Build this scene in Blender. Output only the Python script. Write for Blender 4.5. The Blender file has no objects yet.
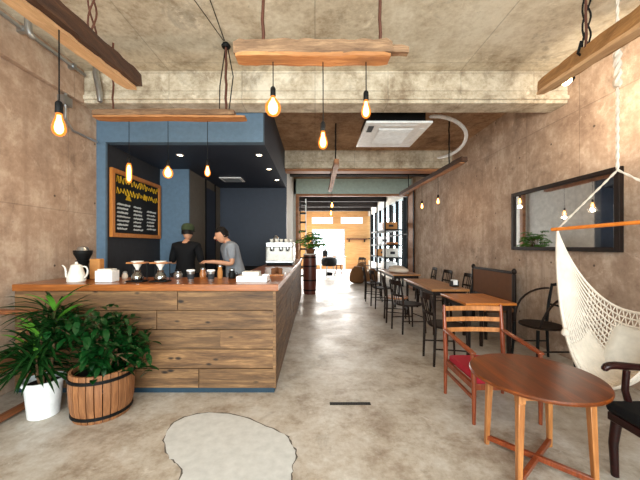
import bpy, bmesh, math, random
from mathutils import Vector, Matrix, Euler
random.seed(7)
PI = math.pi
sc = bpy.context.scene
COL = sc.collection

# ------------------------------------------------------------ camera, world, exposure, daylight
F = 305.0; CX = 315.0; CY = 245.0; CH = 1.4
cam_d = bpy.data.cameras.new('camera'); cam = bpy.data.objects.new('camera', cam_d); COL.objects.link(cam)
cam.location = (0, 0, CH); cam.rotation_euler = (PI/2, 0, 0)
cam_d.sensor_width = 36; cam_d.lens = 36*F/640; cam_d.shift_x = 5/640; cam_d.shift_y = 5/640
cam_d.clip_start = 0.05; cam_d.clip_end = 200
sc.camera = cam
vs = sc.view_settings
vs.view_transform = 'Standard'; vs.look = 'None'; vs.gamma = 1; vs.exposure = 0.3; vs.use_curve_mapping = False
W = bpy.data.worlds.new('world'); sc.world = W; W.use_nodes = True
bg = W.node_tree.nodes['Background']; bg.inputs[0].default_value = (0.86, 0.93, 1.0, 1); bg.inputs[1].default_value = 2.2

def area(name, loc, rot, sx, sy, power, col):
    l = bpy.data.lights.new(name, 'AREA'); l.shape = 'RECTANGLE'; l.size = sx; l.size_y = sy
    l.energy = power; l.color = col
    o = bpy.data.objects.new(name, l); COL.objects.link(o); o.location = loc; o.rotation_euler = rot
    return o
area('daylight_storefront', (0.1, -3.6, 2.1), (math.radians(88), 0, 0), 6.4, 3.4, 800, (1.0, 0.98, 0.96))
area('daylight_far_window', (0.8, 17.6, 1.7), (math.radians(-90), 0, 0), 3.2, 3.0, 420, (1.0, 0.97, 0.92))
area('daylight_side_glazing', (3.0, 13.0, 1.9), (0, math.radians(90), 0), 2.4, 5.6, 160, (1.0, 0.98, 0.95))

def at(px, py, Y):
    return Vector(((px-CX)*Y/F, Y, CH-(py-CY)*Y/F))
def floor_at(px, py):
    Y = CH*F/(py-CY); return Vector(((px-CX)*Y/F, Y, 0))

# ------------------------------------------------------------ materials
def lin(c):
    return tuple(((v/255)/12.92 if v/255 <= .04045 else ((v/255+.055)/1.055)**2.4) for v in c) + (1.0,)
class NT:
    def __init__(s, name):
        s.m = bpy.data.materials.new(name); s.m.use_nodes = True; s.t = s.m.node_tree
        s.p = s.t.nodes['Principled BSDF']
    def n(s, typ, **kw):
        nd = s.t.nodes.new(typ)
        for k, v in kw.items(): setattr(nd, k, v)
        return nd
    def l(s, a, b): s.t.links.new(a, b)
    def coords(s, scale=(1,1,1), swiz=None):
        tc = s.n('ShaderNodeTexCoord'); out = tc.outputs['Object']
        if swiz:
            sp = s.n('ShaderNodeSeparateXYZ'); s.l(out, sp.inputs[0]); cb = s.n('ShaderNodeCombineXYZ')
            for i, ax in enumerate(swiz):
                if ax in 'XYZ': s.l(sp.outputs[ax], cb.inputs[i])
            out = cb.outputs[0]
        mp = s.n('ShaderNodeMapping'); mp.inputs['Scale'].default_value = scale; s.l(out, mp.inputs[0])
        return mp.outputs[0]
    def noise(s, vec, scale, detail=5, rough=.6, dist=0):
        nz = s.n('ShaderNodeTexNoise'); s.l(vec, nz.inputs['Vector']); nz.inputs['Scale'].default_value = scale
        nz.inputs['Detail'].default_value = detail; nz.inputs['Roughness'].default_value = rough
        nz.inputs['Distortion'].default_value = dist
        return nz.outputs['Fac']
    def ramp(s, fac, stops):
        r = s.n('ShaderNodeValToRGB'); s.l(fac, r.inputs[0]); e = r.color_ramp.elements
        while len(e) < len(stops): e.new(.5)
        for el, (p, c) in zip(e, stops): el.position = p; el.color = c if len(c) == 4 else lin(c)
        return r.outputs[0]
    def mix(s, a, b, fac, mode='MIX'):
        m = s.n('ShaderNodeMix', data_type='RGBA', blend_type=mode)
        for sock, v in ((m.inputs['Factor'], fac), (m.inputs['A'], a), (m.inputs['B'], b)):
            if hasattr(v, 'links'): s.l(v, sock)
            else: sock.default_value = v
        return m.outputs['Result']
    def math(s, op, a, b=None):
        m = s.n('ShaderNodeMath', operation=op)
        for i, v in enumerate((a, b)):
            if v is None: continue
            if hasattr(v, 'links'): s.l(v, m.inputs[i])
            else: m.inputs[i].default_value = v
        return m.outputs[0]
    def bump(s, h, strength=.3, dist=.01):
        b = s.n('ShaderNodeBump'); s.l(h, b.inputs['Height']); b.inputs['Strength'].default_value = strength
        b.inputs['Distance'].default_value = dist; s.l(b.outputs[0], s.p.inputs['Normal'])
MATS = {}
def plain(name, c, rough=.5, metal=0, emit=None, es=0, alpha=None, trans=0, sheen=0, coat=0):
    if name in MATS: return MATS[name]
    t = NT(name); t.p.inputs['Roughness'].default_value = rough; t.p.inputs['Metallic'].default_value = metal
    v = t.noise(t.coords(), 14, 3)
    d = tuple(x*.82 for x in lin(c)[:3])+(1,)
    t.l(t.ramp(v, [(.3, d), (.7, lin(c))]), t.p.inputs['Base Color'])
    if emit: t.p.inputs['Emission Color'].default_value = lin(emit); t.p.inputs['Emission Strength'].default_value = es
    if trans: t.p.inputs['Transmission Weight'].default_value = trans; t.p.inputs['IOR'].default_value = 1.3
    if coat: t.p.inputs['Coat Weight'].default_value = coat
    if max(c) < 60: t.p.inputs['Specular IOR Level'].default_value = .2
    MATS[name] = t.m; return t.m
def wood(name, dark, light, grain='X', scale=6, rough=.5, knots=.35, island=.5, stretch=14, bump=.35, coat=0):
    if name in MATS: return MATS[name]
    t = NT(name)
    sv = {'X': (1, stretch, stretch), 'Y': (stretch, 1, stretch), 'Z': (stretch, stretch, 1)}[grain]
    geo = t.n('ShaderNodeNewGeometry'); rnd = geo.outputs['Random Per Island']
    base = t.coords(sv)
    add = t.n('ShaderNodeVectorMath', operation='ADD'); t.l(base, add.inputs[0])
    cb = t.n('ShaderNodeCombineXYZ')
    for i in range(3): t.l(t.math('MULTIPLY', rnd, 37.0+11*i), cb.inputs[i])
    t.l(cb.outputs[0], add.inputs[1]); vec = add.outputs[0]
    n1 = t.noise(vec, scale*.35, 6, .65, .8)
    n2 = t.noise(vec, scale*1.7, 3, .7)
    f = t.math('ADD', t.math('MULTIPLY', n1, .7), t.math('MULTIPLY', n2, .3))
    c = t.ramp(f, [(.33, dark), (.52, tuple((a+b)/2 for a, b in zip(dark, light))), (.68, light)])
    if knots:
        sv2 = {'X': (1, 2.2, 2.2), 'Y': (2.2, 1, 2.2), 'Z': (2.2, 2.2, 1)}[grain]
        v2 = t.coords(sv2)
        vo = t.n('ShaderNodeTexVoronoi'); t.l(v2, vo.inputs['Vector']); vo.inputs['Scale'].default_value = 4.4
        dd = t.math('ADD', vo.outputs['Distance'], t.math('MULTIPLY', t.math('SUBTRACT', t.noise(v2, 7, 3), .5), .16))
        k = t.ramp(dd, [(.05, (1, 1, 1, 1)), (.10, (.75, .75, .75, 1)), (.17, (0, 0, 0, 1))])
        sc_ = t.n('ShaderNodeSeparateColor'); t.l(vo.outputs['Color'], sc_.inputs[0])
        kf = t.math('MULTIPLY', t.math('MULTIPLY', k, knots), t.math('GREATER_THAN', sc_.outputs[0], .2))
        c = t.mix(c, tuple(x*.25 for x in lin(dark)[:3])+(1,), kf)
    hs = t.n('ShaderNodeHueSaturation'); t.l(c, hs.inputs['Color'])
    t.l(t.math('ADD', t.math('MULTIPLY', rnd, island), 1-island/2), hs.inputs['Value'])
    t.l(hs.outputs[0], t.p.inputs['Base Color'])
    t.p.inputs['Roughness'].default_value = rough
    if coat: t.p.inputs['Coat Weight'].default_value = coat; t.p.inputs['Coat Roughness'].default_value = .15
    if max(light) < 80: t.p.inputs['Specular IOR Level'].default_value = .2
    t.bump(f, bump, .01)
    MATS[name] = t.m; return t.m
def concrete(name, dark, mid, light, swiz=None, seams=None, holes=False, rough=.85, spots=0.5, streak=False, floor=False, stain=.6):
    t = NT(name)
    v = t.coords()
    big = t.noise(v, .8, 6, .6, .4)
    med = t.noise(v, 3.2, 8, .68, .2)
    fin = t.noise(v, 18, 6, .75)
    f = t.math('ADD', t.math('ADD', t.math('MULTIPLY', big, .33), t.math('MULTIPLY', med, .42)), t.math('MULTIPLY', fin, .25))
    c = t.ramp(f, [(.39, dark), (.49, mid), (.58, light)])
    if streak:
        sv = t.coords((5, 5, .45)); st = t.noise(sv, 1.6, 5, .6)
        c = t.mix(c, lin(dark), t.ramp(st, [(.5, (0,0,0,1)), (.72, (.55,.55,.55,1))]))
    st = t.noise(v, 2.1, 7, .72, .6)
    c = t.mix(c, tuple(x*.5 for x in lin(dark)[:3])+(1,), t.ramp(st, [(.56, (0,0,0,1)), (.70, (stain,stain,stain,1))]))
    c = t.mix(c, tuple(min(1, x*1.25) for x in lin(light)[:3])+(1,), t.ramp(t.noise(v, 4.5, 8, .75, 1.2), [(.58, (0,0,0,1)), (.70, (.6,.6,.6,1))]))
    pit = t.noise(v, 9, 4, .75)
    pf = t.ramp(pit, [(.66, (0,0,0,1)), (.74, (spots, spots, spots, 1))])
    c = t.mix(c, tuple(x*.35 for x in lin(dark)[:3])+(1,), pf)
    h = t.math('SUBTRACT', f, pf)
    if seams:
        wv = t.coords((1,1,1), swiz)
        br = t.n('ShaderNodeTexBrick'); t.l(wv, br.inputs['Vector']); br.inputs['Scale'].default_value = 1
        br.offset = 0; br.inputs['Brick Width'].default_value = seams[0]; br.inputs['Row Height'].default_value = seams[1]
        br.inputs['Mortar Size'].default_value = .006; br.inputs['Mortar Smooth'].default_value = .5
        sf = t.math('MULTIPLY', br.outputs['Fac'], .35)
        c = t.mix(c, tuple(x*.4 for x in lin(dark)[:3])+(1,), sf)
        h = t.math('SUBTRACT', h, br.outputs['Fac'])
        if holes:
            sp = t.n('ShaderNodeSeparateXYZ'); t.l(wv, sp.inputs[0])
            fx = t.math('SUBTRACT', t.math('FRACT', t.math('DIVIDE', sp.outputs[0], .62)), .5)
            fy = t.math('SUBTRACT', t.math('FRACT', t.math('DIVIDE', sp.outputs[1], .78)), .5)
            d = t.math('SQRT', t.math('ADD', t.math('POWER', t.math('MULTIPLY', fx, .62), 2), t.math('POWER', t.math('MULTIPLY', fy, .78), 2)))
            hf = t.ramp(d, [(.010, (.8,.8,.8,1)), (.016, (0,0,0,1))])
            c = t.mix(c, lin((45, 32, 25)), hf); h = t.math('SUBTRACT', h, hf)
    t.l(c, t.p.inputs['Base Color'])
    if floor:
        t.l(t.ramp(t.noise(v, 1.3, 5), [(.3, (.30,.30,.30,1)), (.7, (.6,.6,.6,1))]), t.p.inputs['Roughness'])
        t.bump(f, .12, .01)
    else:
        t.p.inputs['Roughness'].default_value = rough; t.bump(h, .45, .02)
    MATS[name] = t.m; return t.m

M_floor = concrete('floor_concrete', (138, 120, 102), (180, 168, 154), (202, 196, 188), floor=True, spots=.3)
M_patch = plain('pale_screed', (208, 208, 206), .6)
M_ceil = concrete('ceiling_concrete', (162, 144, 120), (204, 192, 170), (226, 218, 200), swiz='XY', seams=(1.8, 1.8), spots=.4)
M_ceil2 = concrete('ceiling_concrete_bulb_brown', (112, 82, 58), (152, 118, 88), (182, 150, 118), swiz='XY', seams=(.9, 1.8), spots=.5)  # browner than the front ceiling: warm bulb light put into the tone
M_beam = concrete('beam_concrete', (142, 124, 102), (192, 178, 156), (222, 212, 194), swiz='XZ', seams=(.9, .22), spots=.5)
M_wallL = concrete('left_concrete', (146, 119, 100), (176, 149, 128), (200, 178, 158), swiz='YZ', seams=(.9, 1.8), holes=True, spots=.4, streak=True)
M_wallR = concrete('right_concrete', (144, 118, 100), (174, 148, 128), (200, 178, 160), swiz='YZ', seams=(.9, 3.0), holes=True, spots=.5, streak=True)
M_blue = plain('blue_paint', (90, 116, 140), .6)
M_navy = plain('navy_paint', (38, 48, 66), .6)
M_grey = plain('slate_paint', (50, 51, 56), .7)
M_kick = plain('kick_blue', (24, 54, 72), .6)
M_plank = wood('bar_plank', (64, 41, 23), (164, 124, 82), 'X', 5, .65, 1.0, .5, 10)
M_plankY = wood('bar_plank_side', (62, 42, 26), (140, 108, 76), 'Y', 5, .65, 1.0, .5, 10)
M_counter = wood('counter_top_wood', (112, 58, 22), (186, 112, 52), 'X', 4, .3, .2, .1, 10, .1, .3)
M_counterY = M_counter
M_rough = wood('rough_timber', (84, 58, 40), (176, 140, 106), 'X', 6, .8, .3, .1, 10, .9)
M_roughY = wood('rough_timber_long', (40, 22, 14), (104, 68, 44), 'Y', 6, .8, .3, .1, 10, .9)
M_roughpale = wood('rough_timber_pale_long', (128, 88, 46), (196, 146, 90), 'Y', 6, .75, .3, .1, 10, .7)
M_edge = wood('sawn_lit_edge', (146, 92, 50), (204, 148, 94), 'X', 6, .7, .2, .1, 10, .4)  # sawn wood tone with bulb light on beam undersides put into the colour
M_edgeY = wood('sawn_lit_edge_long', (190, 146, 104), (232, 194, 150), 'Y', 6, .7, .2, .1, 10, .4)  # paler still: lit bottom face of the long beams painted in
M_teak = wood('teak', (96, 38, 16), (160, 76, 34), 'Z', 8, .35, 0, .1, 12, .1, .3)
M_teaktop = wood('teak_table_top', (66, 27, 7), (138, 66, 16), 'Y', 4, .3, 0, .05, 9, .05)
M_legwood = wood('honey_leg', (136, 80, 38), (204, 138, 80), 'Z', 7, .35, 0, .1, 12, .1, .3)
M_dark = wood('dark_chair_wood', (16, 10, 8), (44, 27, 19), 'Z', 7, .55, 0, .1, 12, .1)
M_mahog = wood('mahogany', (22, 7, 7), (50, 16, 13), 'X', 7, .35, 0, .1, 12, .1, .2)
M_tablewood = wood('cafe_table_wood', (132, 84, 44), (196, 138, 84), 'Y', 5, .35, .2, .2, 10, .1, .2)
M_orangewood = wood('orange_table_wood', (160, 86, 28), (214, 132, 52), 'Y', 5, .35, .3, .2, 9, .1, .2)
M_oldwood = wood('old_bench_wood', (96, 52, 28), (150, 92, 54), 'Y', 6, .5, .2, .1, 10, .3)
M_leather = plain('brown_leather', (112, 68, 36), .85)
M_red = plain('red_fabric', (168, 18, 44), .85)
M_black = plain('black_metal', (12, 12, 13), .6)
M_blackcush = plain('black_cushion', (14, 14, 16), .8)
M_rust = plain('rusty_rod', (98, 58, 44), .7, .3)
M_steel = plain('galvanised_steel', (178, 180, 182), .3, .9)
M_white = plain('white_plastic', (246, 247, 248), .4)
M_enamel = plain('white_enamel', (236, 232, 224), .25)
M_mirror = plain('mirror_silver', (235, 235, 235), .03, 1)
M_cotton = plain('cotton_rope', (228, 216, 202), .9)
M_cushion = plain('white_cushion_cloth', (226, 222, 214), .9)
M_dowel = wood('spreader_wood', (196, 100, 24), (232, 140, 50), 'Y', 6, .4, 0, .05, 12, .05, .3)
M_skin = plain('skin', (206, 150, 118), .6)
M_hair = plain('black_hair', (22, 17, 15), .6)
M_capgreen = plain('green_cap_cloth', (50, 62, 34), .85)
M_shirtblack = plain('black_shirt_cloth', (18, 18, 21), .85)
M_shirtgrey = plain('grey_shirt_cloth', (136, 140, 148), .85)
M_trouser = plain('dark_trouser_cloth', (30, 32, 40), .85)
M_leaf = plain('dark_leaf', (20, 54, 18), .4)
M_leaf2 = plain('ficus_leaf', (16, 58, 22), .3)
M_leaf3 = plain('bright_leaf', (90, 150, 46), .45)
M_soil = plain('soil', (42, 30, 22), .95)
M_stem = plain('woody_stem', (110, 82, 54), .8)
M_staves = wood('barrel_stave', (112, 68, 38), (178, 122, 78), 'Z', 7, .55, 0, .35, 12, .4)
M_burlap = plain('burlap', (118, 80, 46), .95)
M_card = plain('cardboard', (190, 130, 70), .8)
M_teal = plain('teal_glass_panel', (186, 206, 198), .4)
M_lintel = wood('lintel_wood', (120, 74, 42), (184, 126, 80), 'X', 5, .6, .2, .1, 10)
M_orangewall = wood('orange_board', (196, 136, 78), (226, 176, 118), 'X', 4, .6, .1, .25, 10, .2)
M_redwood = wood('red_barrel_wood', (58, 20, 12), (104, 44, 26), 'Z', 7, .45, 0, .3, 12, .2)
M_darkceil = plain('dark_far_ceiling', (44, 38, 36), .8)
M_whitewall = plain('white_wall_paint', (226, 222, 214), .8)
M_screen = plain('light_diffuser', (255, 255, 255), .5, emit=(255, 250, 240), es=6)
M_down = plain('downlight_lens', (255, 240, 220), .5, emit=(255, 226, 180), es=14)
M_spotlens = plain('spot_lens', (255, 230, 190), .5, emit=(255, 214, 150), es=30)
M_yellow = plain('yellow_chalk', (222, 176, 30), .9)
M_chalk = plain('white_chalk', (196, 196, 194), .9)
M_board = plain('black_slate', (22, 22, 22), .6)
M_oakframe = wood('orange_oak_frame', (170, 100, 36), (206, 134, 58), 'Z', 7, .5, 0, .1, 12, .1)
M_slot = plain('iron_drain', (36, 32, 30), .6)
M_crack = plain('dark_crack_edge', (96, 88, 80), .9)
def glassmat(name, tint=(255, 255, 255), rough=.02, mixf=.85):
    t = NT(name); tr = t.n('ShaderNodeBsdfTransparent'); tr.inputs[0].default_value = lin(tint)
    gl = t.n('ShaderNodeBsdfGlossy'); gl.inputs['Roughness'].default_value = rough
    mx = t.n('ShaderNodeMixShader'); mx.inputs[0].default_value = 1-mixf
    t.l(tr.outputs[0], mx.inputs[1]); t.l(gl.outputs[0], mx.inputs[2])
    out = t.t.nodes['Material Output']; t.l(mx.outputs[0], out.inputs['Surface'])
    return t.m
M_pane = glassmat('window_glass', (244, 250, 250), .02, .92)
M_glass = glassmat('clear_glass', (225, 232, 232), .03, .7)
M_amber = glassmat('amber_bulb_glass', (255, 214, 150), .03, .85)
def emis(name, c, s):
    t = NT(name); e = t.n('ShaderNodeEmission'); e.inputs[0].default_value = lin(c); e.inputs[1].default_value = s
    t.l(e.outputs[0], t.t.nodes['Material Output'].inputs['Surface']); MATS[name] = t.m; return t.m
def glowglass(name, c, s, mixf):
    t = NT(name); e = t.n('ShaderNodeEmission'); e.inputs[0].default_value = lin(c); e.inputs[1].default_value = s
    tr = t.n('ShaderNodeBsdfTransparent'); tr.inputs[0].default_value = lin((255, 214, 160)); mx = t.n('ShaderNodeMixShader'); mx.inputs[0].default_value = mixf
    t.l(tr.outputs[0], mx.inputs[1]); t.l(e.outputs[0], mx.inputs[2]); t.l(mx.outputs[0], t.t.nodes['Material Output'].inputs['Surface']); return t.m
M_glow = glowglass('glowing_amber_glass', (255, 150, 66), 1.6, .55)
M_core = emis('bulb_core', (255, 214, 150), 26)
M_fil = emis('filament', (255, 224, 160), 40)

# ------------------------------------------------------------ mesh builder
class MB:
    def __init__(s): s.v = []; s.f = []
    def add(s, vs_, fs_):
        k = len(s.v); s.v += [tuple(v) for v in vs_]; s.f += [tuple(k+i for i in f) for f in fs_]; return s
    def box(s, x0, x1, y0, y1, z0, z1, M=None):
        c = [Vector((x, y, z)) for z in (z0, z1) for y in (y0, y1) for x in (x0, x1)]
        if M: c = [M @ v for v in c]
        return s.add(c, [(0,2,3,1), (4,5,7,6), (0,1,5,4), (2,6,7,3), (0,4,6,2), (1,3,7,5)])
    def bar(s, a, b, w, h, up=(0,0,1), w2=None, h2=None):
        a = Vector(a); b = Vector(b); d = (b-a).normalized(); u = Vector(up)
        if abs(d.dot(u)) > .98: u = Vector((0, 1, 0))
        r = d.cross(u).normalized(); u = r.cross(d)
        w2 = w2 or w; h2 = h2 or h; vsx = []
        for p, ww, hh in ((a, w, h), (b, w2, h2)):
            for sx, sz in ((-1,-1), (1,-1), (1,1), (-1,1)): vsx.append(p + r*sx*ww/2 + u*sz*hh/2)
        return s.add(vsx, [(0,1,2,3), (7,6,5,4), (0,4,5,1), (1,5,6,2), (2,6,7,3), (3,7,4,0)])
    def tube(s, pts, r, n=8, cap=True):
        pts = [Vector(p) for p in pts]; k = len(pts)
        rs = r if isinstance(r, (list, tuple)) else [r]*k
        vsx = []; prev = None
        for i, p in enumerate(pts):
            d = (pts[min(i+1, k-1)] - pts[max(i-1, 0)]).normalized()
            if prev is None:
                u = Vector((0,0,1)) if abs(d.z) < .9 else Vector((1,0,0))
                u = (u - d*u.dot(d)).normalized()
            else: u = (prev - d*prev.dot(d)).normalized()
            prev = u; w = d.cross(u)
            for j in range(n):
                a = 2*PI*j/n; vsx.append(p + (u*math.cos(a)+w*math.sin(a))*rs[i])
        fs = [(i*n+j, i*n+(j+1)%n, (i+1)*n+(j+1)%n, (i+1)*n+j) for i in range(k-1) for j in range(n)]
        if cap: fs += [tuple(range(n-1, -1, -1)), tuple((k-1)*n+j for j in range(n))]
        return s.add(vsx, fs)
    def lathe(s, prof, c=(0,0,0), n=24, sx=1, sy=1, closed=True):
        vsx = [(c[0]+r*sx*math.cos(2*PI*j/n), c[1]+r*sy*math.sin(2*PI*j/n), c[2]+z) for r, z in prof for j in range(n)]
        fs = [(i*n+j, i*n+(j+1)%n, (i+1)*n+(j+1)%n, (i+1)*n+j) for i in range(len(prof)-1) for j in range(n)]
        if closed: fs += [tuple(range(n-1, -1, -1)), tuple((len(prof)-1)*n+j for j in range(n))]
        return s.add(vsx, fs)
    def prism(s, pts, z0, z1):
        k = len(pts)
        vsx = [(p[0], p[1], z0) for p in pts] + [(p[0], p[1], z1) for p in pts]
        return s.add(vsx, [tuple(range(k-1, -1, -1)), tuple(range(k, 2*k))] + [(i, (i+1)%k, (i+1)%k+k, i+k) for i in range(k)])
    def clamp_y(s, m):
        s.v = [(v[0], min(v[1], m), v[2]) for v in s.v]; return s
    def tf(s, M):
        s.v = [tuple(M @ Vector(v)) for v in s.v]; return s
    def build(s, name, m, parent=None, bevel=0, smooth=True, sub=0, solid=0):
        me = bpy.data.meshes.new(name); me.from_pydata(s.v, [], s.f)
        bm = bmesh.new(); bm.from_mesh(me); bmesh.ops.recalc_face_normals(bm, faces=bm.faces); bm.to_mesh(me); bm.free()
        if smooth:
            me.shade_smooth(); me.set_sharp_from_angle(angle=math.radians(38))
        me.materials.append(m)
        o = bpy.data.objects.new(name, me); COL.objects.link(o)
        if solid:
            md = o.modifiers.new('s', 'SOLIDIFY'); md.thickness = solid
        if bevel:
            md = o.modifiers.new('b', 'BEVEL'); md.width = bevel; md.segments = 2; md.limit_method = 'ANGLE'
        if sub:
            md = o.modifiers.new('u', 'SUBSURF'); md.levels = sub; md.render_levels = sub
        if parent: o.parent = parent
        return o
def thing(name, label, cat, loc=(0,0,0), rz=0, group=None):
    o = bpy.data.objects.new(name, None); COL.objects.link(o); o.empty_display_size = .1
    o.location = loc; o.rotation_euler = (0, 0, rz); return tag(o, label, cat, group)
def tag(o, label, cat, group=None):
    o['label'] = label; o['category'] = cat
    if group: o['group'] = group
    return o
def struct(name, mb, m, **k):
    o = mb.build(name, m, smooth=k.pop('smooth', False), **k); o['kind'] = 'structure'; return o
def dup(root, loc, rz, label, group=None):
    r = root.copy(); COL.objects.link(r); r.location = loc; r.rotation_euler = (0, 0, rz); r['label'] = label
    if group: r['group'] = group
    for ch in list(root.children):
        c = ch.copy(); COL.objects.link(c); c.parent = r
        for g in list(ch.children):
            d = g.copy(); COL.objects.link(d); d.parent = c
    return r

# ------------------------------------------------------------ structure
XL, XR, ZC = -2.91, 3.12, 3.55
struct('floor', MB().box(XL-.2, XR+.2, -1.8, 18.4, -.15, 0), M_floor)
struct('wall_left', MB().box(XL-.2, XL, -1.8, 7.5, 0, ZC), M_wallL)
struct('wall_right', MB().box(XR, XR+.2, -1.8, 9.75, 0, ZC), M_wallR)
struct('ceiling', MB().box(XL-.2, XR+.2, -1.8, 3.8, ZC, ZC+.15), M_ceil)
struct('ceiling_rear', MB().box(XL-.2, XR+.2, 3.8, 9.9, ZC, ZC+.15), M_ceil2)
struct('ceiling_far', MB().box(-1.2, XR+.2, 9.9, 18.4, ZC, ZC+.15), M_darkceil)
# concrete cross beams
struct('trim_1', MB().box(XL, XR, 3.76, 4.04, 3.15, ZC), M_beam, bevel=.01)
struct('trim_2', MB().box(-.69, XR, 6.93, 7.3, 3.15, ZC), M_beam, bevel=.01)
struct('trim_3', MB().box(XL, XL+.07, -1.8, 3.76, 3.14, ZC), M_wallL, bevel=.01)
struct('trim_4', MB().box(-.69, XR, 7.02, 7.28, 3.10, 3.15), M_lintel)
# small formwork ledges along the near cross beam
struct('trim_5', MB().box(XL, XR, 3.735, 3.76, 3.19, 3.24), M_beam, bevel=.006)
# front wall with the shop window openings
fw = MB().box(XL, XR, -1.8, -1.6, 0, .45).box(XL, XR, -1.8, -1.6, 3.2, ZC).box(XL, XL+.2, -1.8, -1.6, .45, 3.2).box(XR-.2, XR, -1.8, -1.6, .45, 3.2).box(-.05, .1, -1.8, -1.6, .45, 3.2)
struct('wall_front', fw, M_whitewall)
for i, (a, b) in enumerate(((XL+.2, -.05), (.1, XR-.2))):
    w = struct('window_%d' % (i+1), MB().box(a, b, -1.71, -1.69, .45, 3.2), M_pane)
# blue coffee bar alcove
struct('wall_alcove_fascia', MB().box(XL, -.69, 4.06, 4.18, 2.77, ZC), M_blue)
struct('wall_alcove_pier', MB().box(XL, -2.79, 4.06, 4.1, 0, 2.77), M_blue)
struct('wall_alcove_left', MB().box(XL, -2.80, 4.1, 5.51, 0, 2.77), M_grey)
struct('wall_alcove_column', MB().box(XL, -2.28, 5.51, 5.56, 0, 2.77), M_blue)
struct('wall_alcove_inner', MB().box(XL, -2.28, 5.56, 7.33, 0, 2.77), plain('lamp_glow_grey', (98, 92, 84), .7))  # grey wall made paler: downlight glow put into its colour
struct('wall_alcove_back', MB().box(-2.9, -.69, 7.33, 7.5, 0, ZC), M_navy)
struct('ceiling_alcove', MB().box(XL, -.69, 4.18, 7.33, 2.77, 2.85), M_navy)
struct('wall_alcove_side', MB().box(-.74, -.69, 4.18, 7.33, 2.85, ZC), M_navy)
struct('trim_6', MB().box(-2.285, -2.26, 6.32, 6.36, 0, 2.77).box(-2.285, -2.26, 6.92, 6.96, 0, 2.77), M_black)
struct('door_1', MB().box(-2.285, -2.265, 6.36, 6.92, 0, 2.6), M_navy)
# side wall beyond the alcove and the timber lined opening to the far room
struct('wall_side_rear', MB().box(-.89, -.69, 7.5, 9.9, 0, ZC), M_whitewall)
struct('wall_opening_header', MB().box(-.69, XR+.2, 9.9, 9.96, 3.05, ZC), M_teal)
struct('trim_7', MB().box(-.62, XR, 9.84, 9.98, 2.98, 3.05), M_lintel)
struct('trim_8', MB().box(-.62, -.52, 9.84, 9.98, 0, 2.98), M_lintel)
struct('trim_9', MB().box(3.04, 3.12, 9.5, 9.98, 0, 3.3), M_lintel)
struct('trim_10', MB().box(3.02, 3.06, 9.98, 10.05, 0, 3.05).box(3.0, 3.04, 9.3, 9.36, 0, 3.1), M_black)
struct('trim_11', MB().box(-.69, XR, 8.3, 8.5, 3.3, ZC), M_darkceil)
# far room
struct('wall_far_left', MB().box(-1.2, -1.0, 9.9, 18.2, 0, ZC).box(-1.2, -.62, 9.9, 9.98, 0, ZC), M_whitewall)
fb = MB()
for x0, x1, z0, z1 in ((-1.2,-.18,0,ZC), (-.18,1.77,0,.2), (-.18,3.3,2.34,2.66), (-.18,3.3,3.05,ZC), (1.06,1.53,2.66,3.05), (2.83,3.3,2.66,3.05), (1.77,3.3,0,2.34)):
    fb.box(x0, x1, 18.0, 18.2, z0, z1)
struct('wall_far_back', fb, M_orangewall)
struct('window_3', MB().box(-.18, 1.06, 18.08, 18.1, 2.66, 3.05), M_pane)
struct('window_4', MB().box(1.53, 2.83, 18.08, 18.1, 2.66, 3.05), M_pane)
w5 = struct('window_5', MB().box(-.18, 1.77, 18.08, 18.1, .2, 2.34), M_pane)
fr = MB()
for x in (-.15, .48, 1.1, 1.74): fr.box(x-.02, x+.02, 18.05, 18.14, .2, 2.34)
fr.box(-.18, 1.77, 18.05, 18.14, 1.1, 1.14)
struct('trim_12', fr, M_steel)
struct('wall_far_right', MB().box(XR, XR+.2, 9.75, 18.2, 0, .5).box(XR, XR+.2, 9.75, 18.2, 3.1, ZC), M_whitewall)
struct('window_6', MB().box(XR+.09, XR+.11, 9.75, 18.2, .5, 3.1), M_pane)
fr = MB()
for k in range(9): fr.box(XR+.02, XR+.14, 9.8+k*1.03, 9.86+k*1.03, .5, 3.1)
fr.box(XR+.02, XR+.14, 9.8, 18.1, 1.75, 1.8)
struct('trim_13', fr, M_black)
# far ceiling beams
fr = MB()
for y in (11.5, 13.3, 15.2, 17): fr.box(-1.0, XR, y, y+.15, 3.3, ZC)
struct('trim_14', fr, M_darkceil)
# outside ground and pale facades across the street
struct('ground_outside', MB().box(-14, 16, 18.4, 40, -.2, -.05).box(-14, 16, -14, -1.8, -.2, -.05), M_patch)

# floor patch + drain
def smooth_poly(pts, n=4, jit=.008):
    out = []; k = len(pts)
    for i in range(k):
        p0, p1, p2, p3 = (pts[(i+j-1) % k] for j in range(4))
        for q in range(n):
            t = q/n
            v = .5*((2*p1)+(-p0+p2)*t+(2*p0-5*p1+4*p2-p3)*t*t+(-p0+3*p1-3*p2+p3)*t**3)
            out.append(v+Vector((random.uniform(-jit, jit), random.uniform(-jit, jit), 0)))
    return out
pp = [floor_at(*p) for p in ((180,480),(179,464),(168,456),(165,440),(172,425),(190,416),(215,413),(242,417),(266,427),(284,435),(292,444),(296,454),(292,468),(291,482))]
pp += [Vector((-.17, 1.5, 0)), Vector((-.3, 1.2, 0)), Vector((-.7, 1.15, 0)), Vector((-.86, 1.4, 0))]
sp = smooth_poly(pp)
cen = sum(sp, Vector())/len(sp)
outer = [cen+(p-cen)*1.02+Vector((random.uniform(-.008, .008), random.uniform(-.008, .008), 0)) for p in sp]
cr = struct('floor_patch_edge', MB().prism(outer, -.01, .0015), M_crack)
struct('floor_patch', MB().prism(sp, -.01, .003), M_patch)
dr = thing('floor_drain', 'narrow dark slot drain set in the concrete floor', 'drain', (.31, 2.69, 0))
MB().box(-.18, .18, -.022, .022, -.01, .003).build('drain_frame', M_slot, dr)
s_ = MB()
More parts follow.
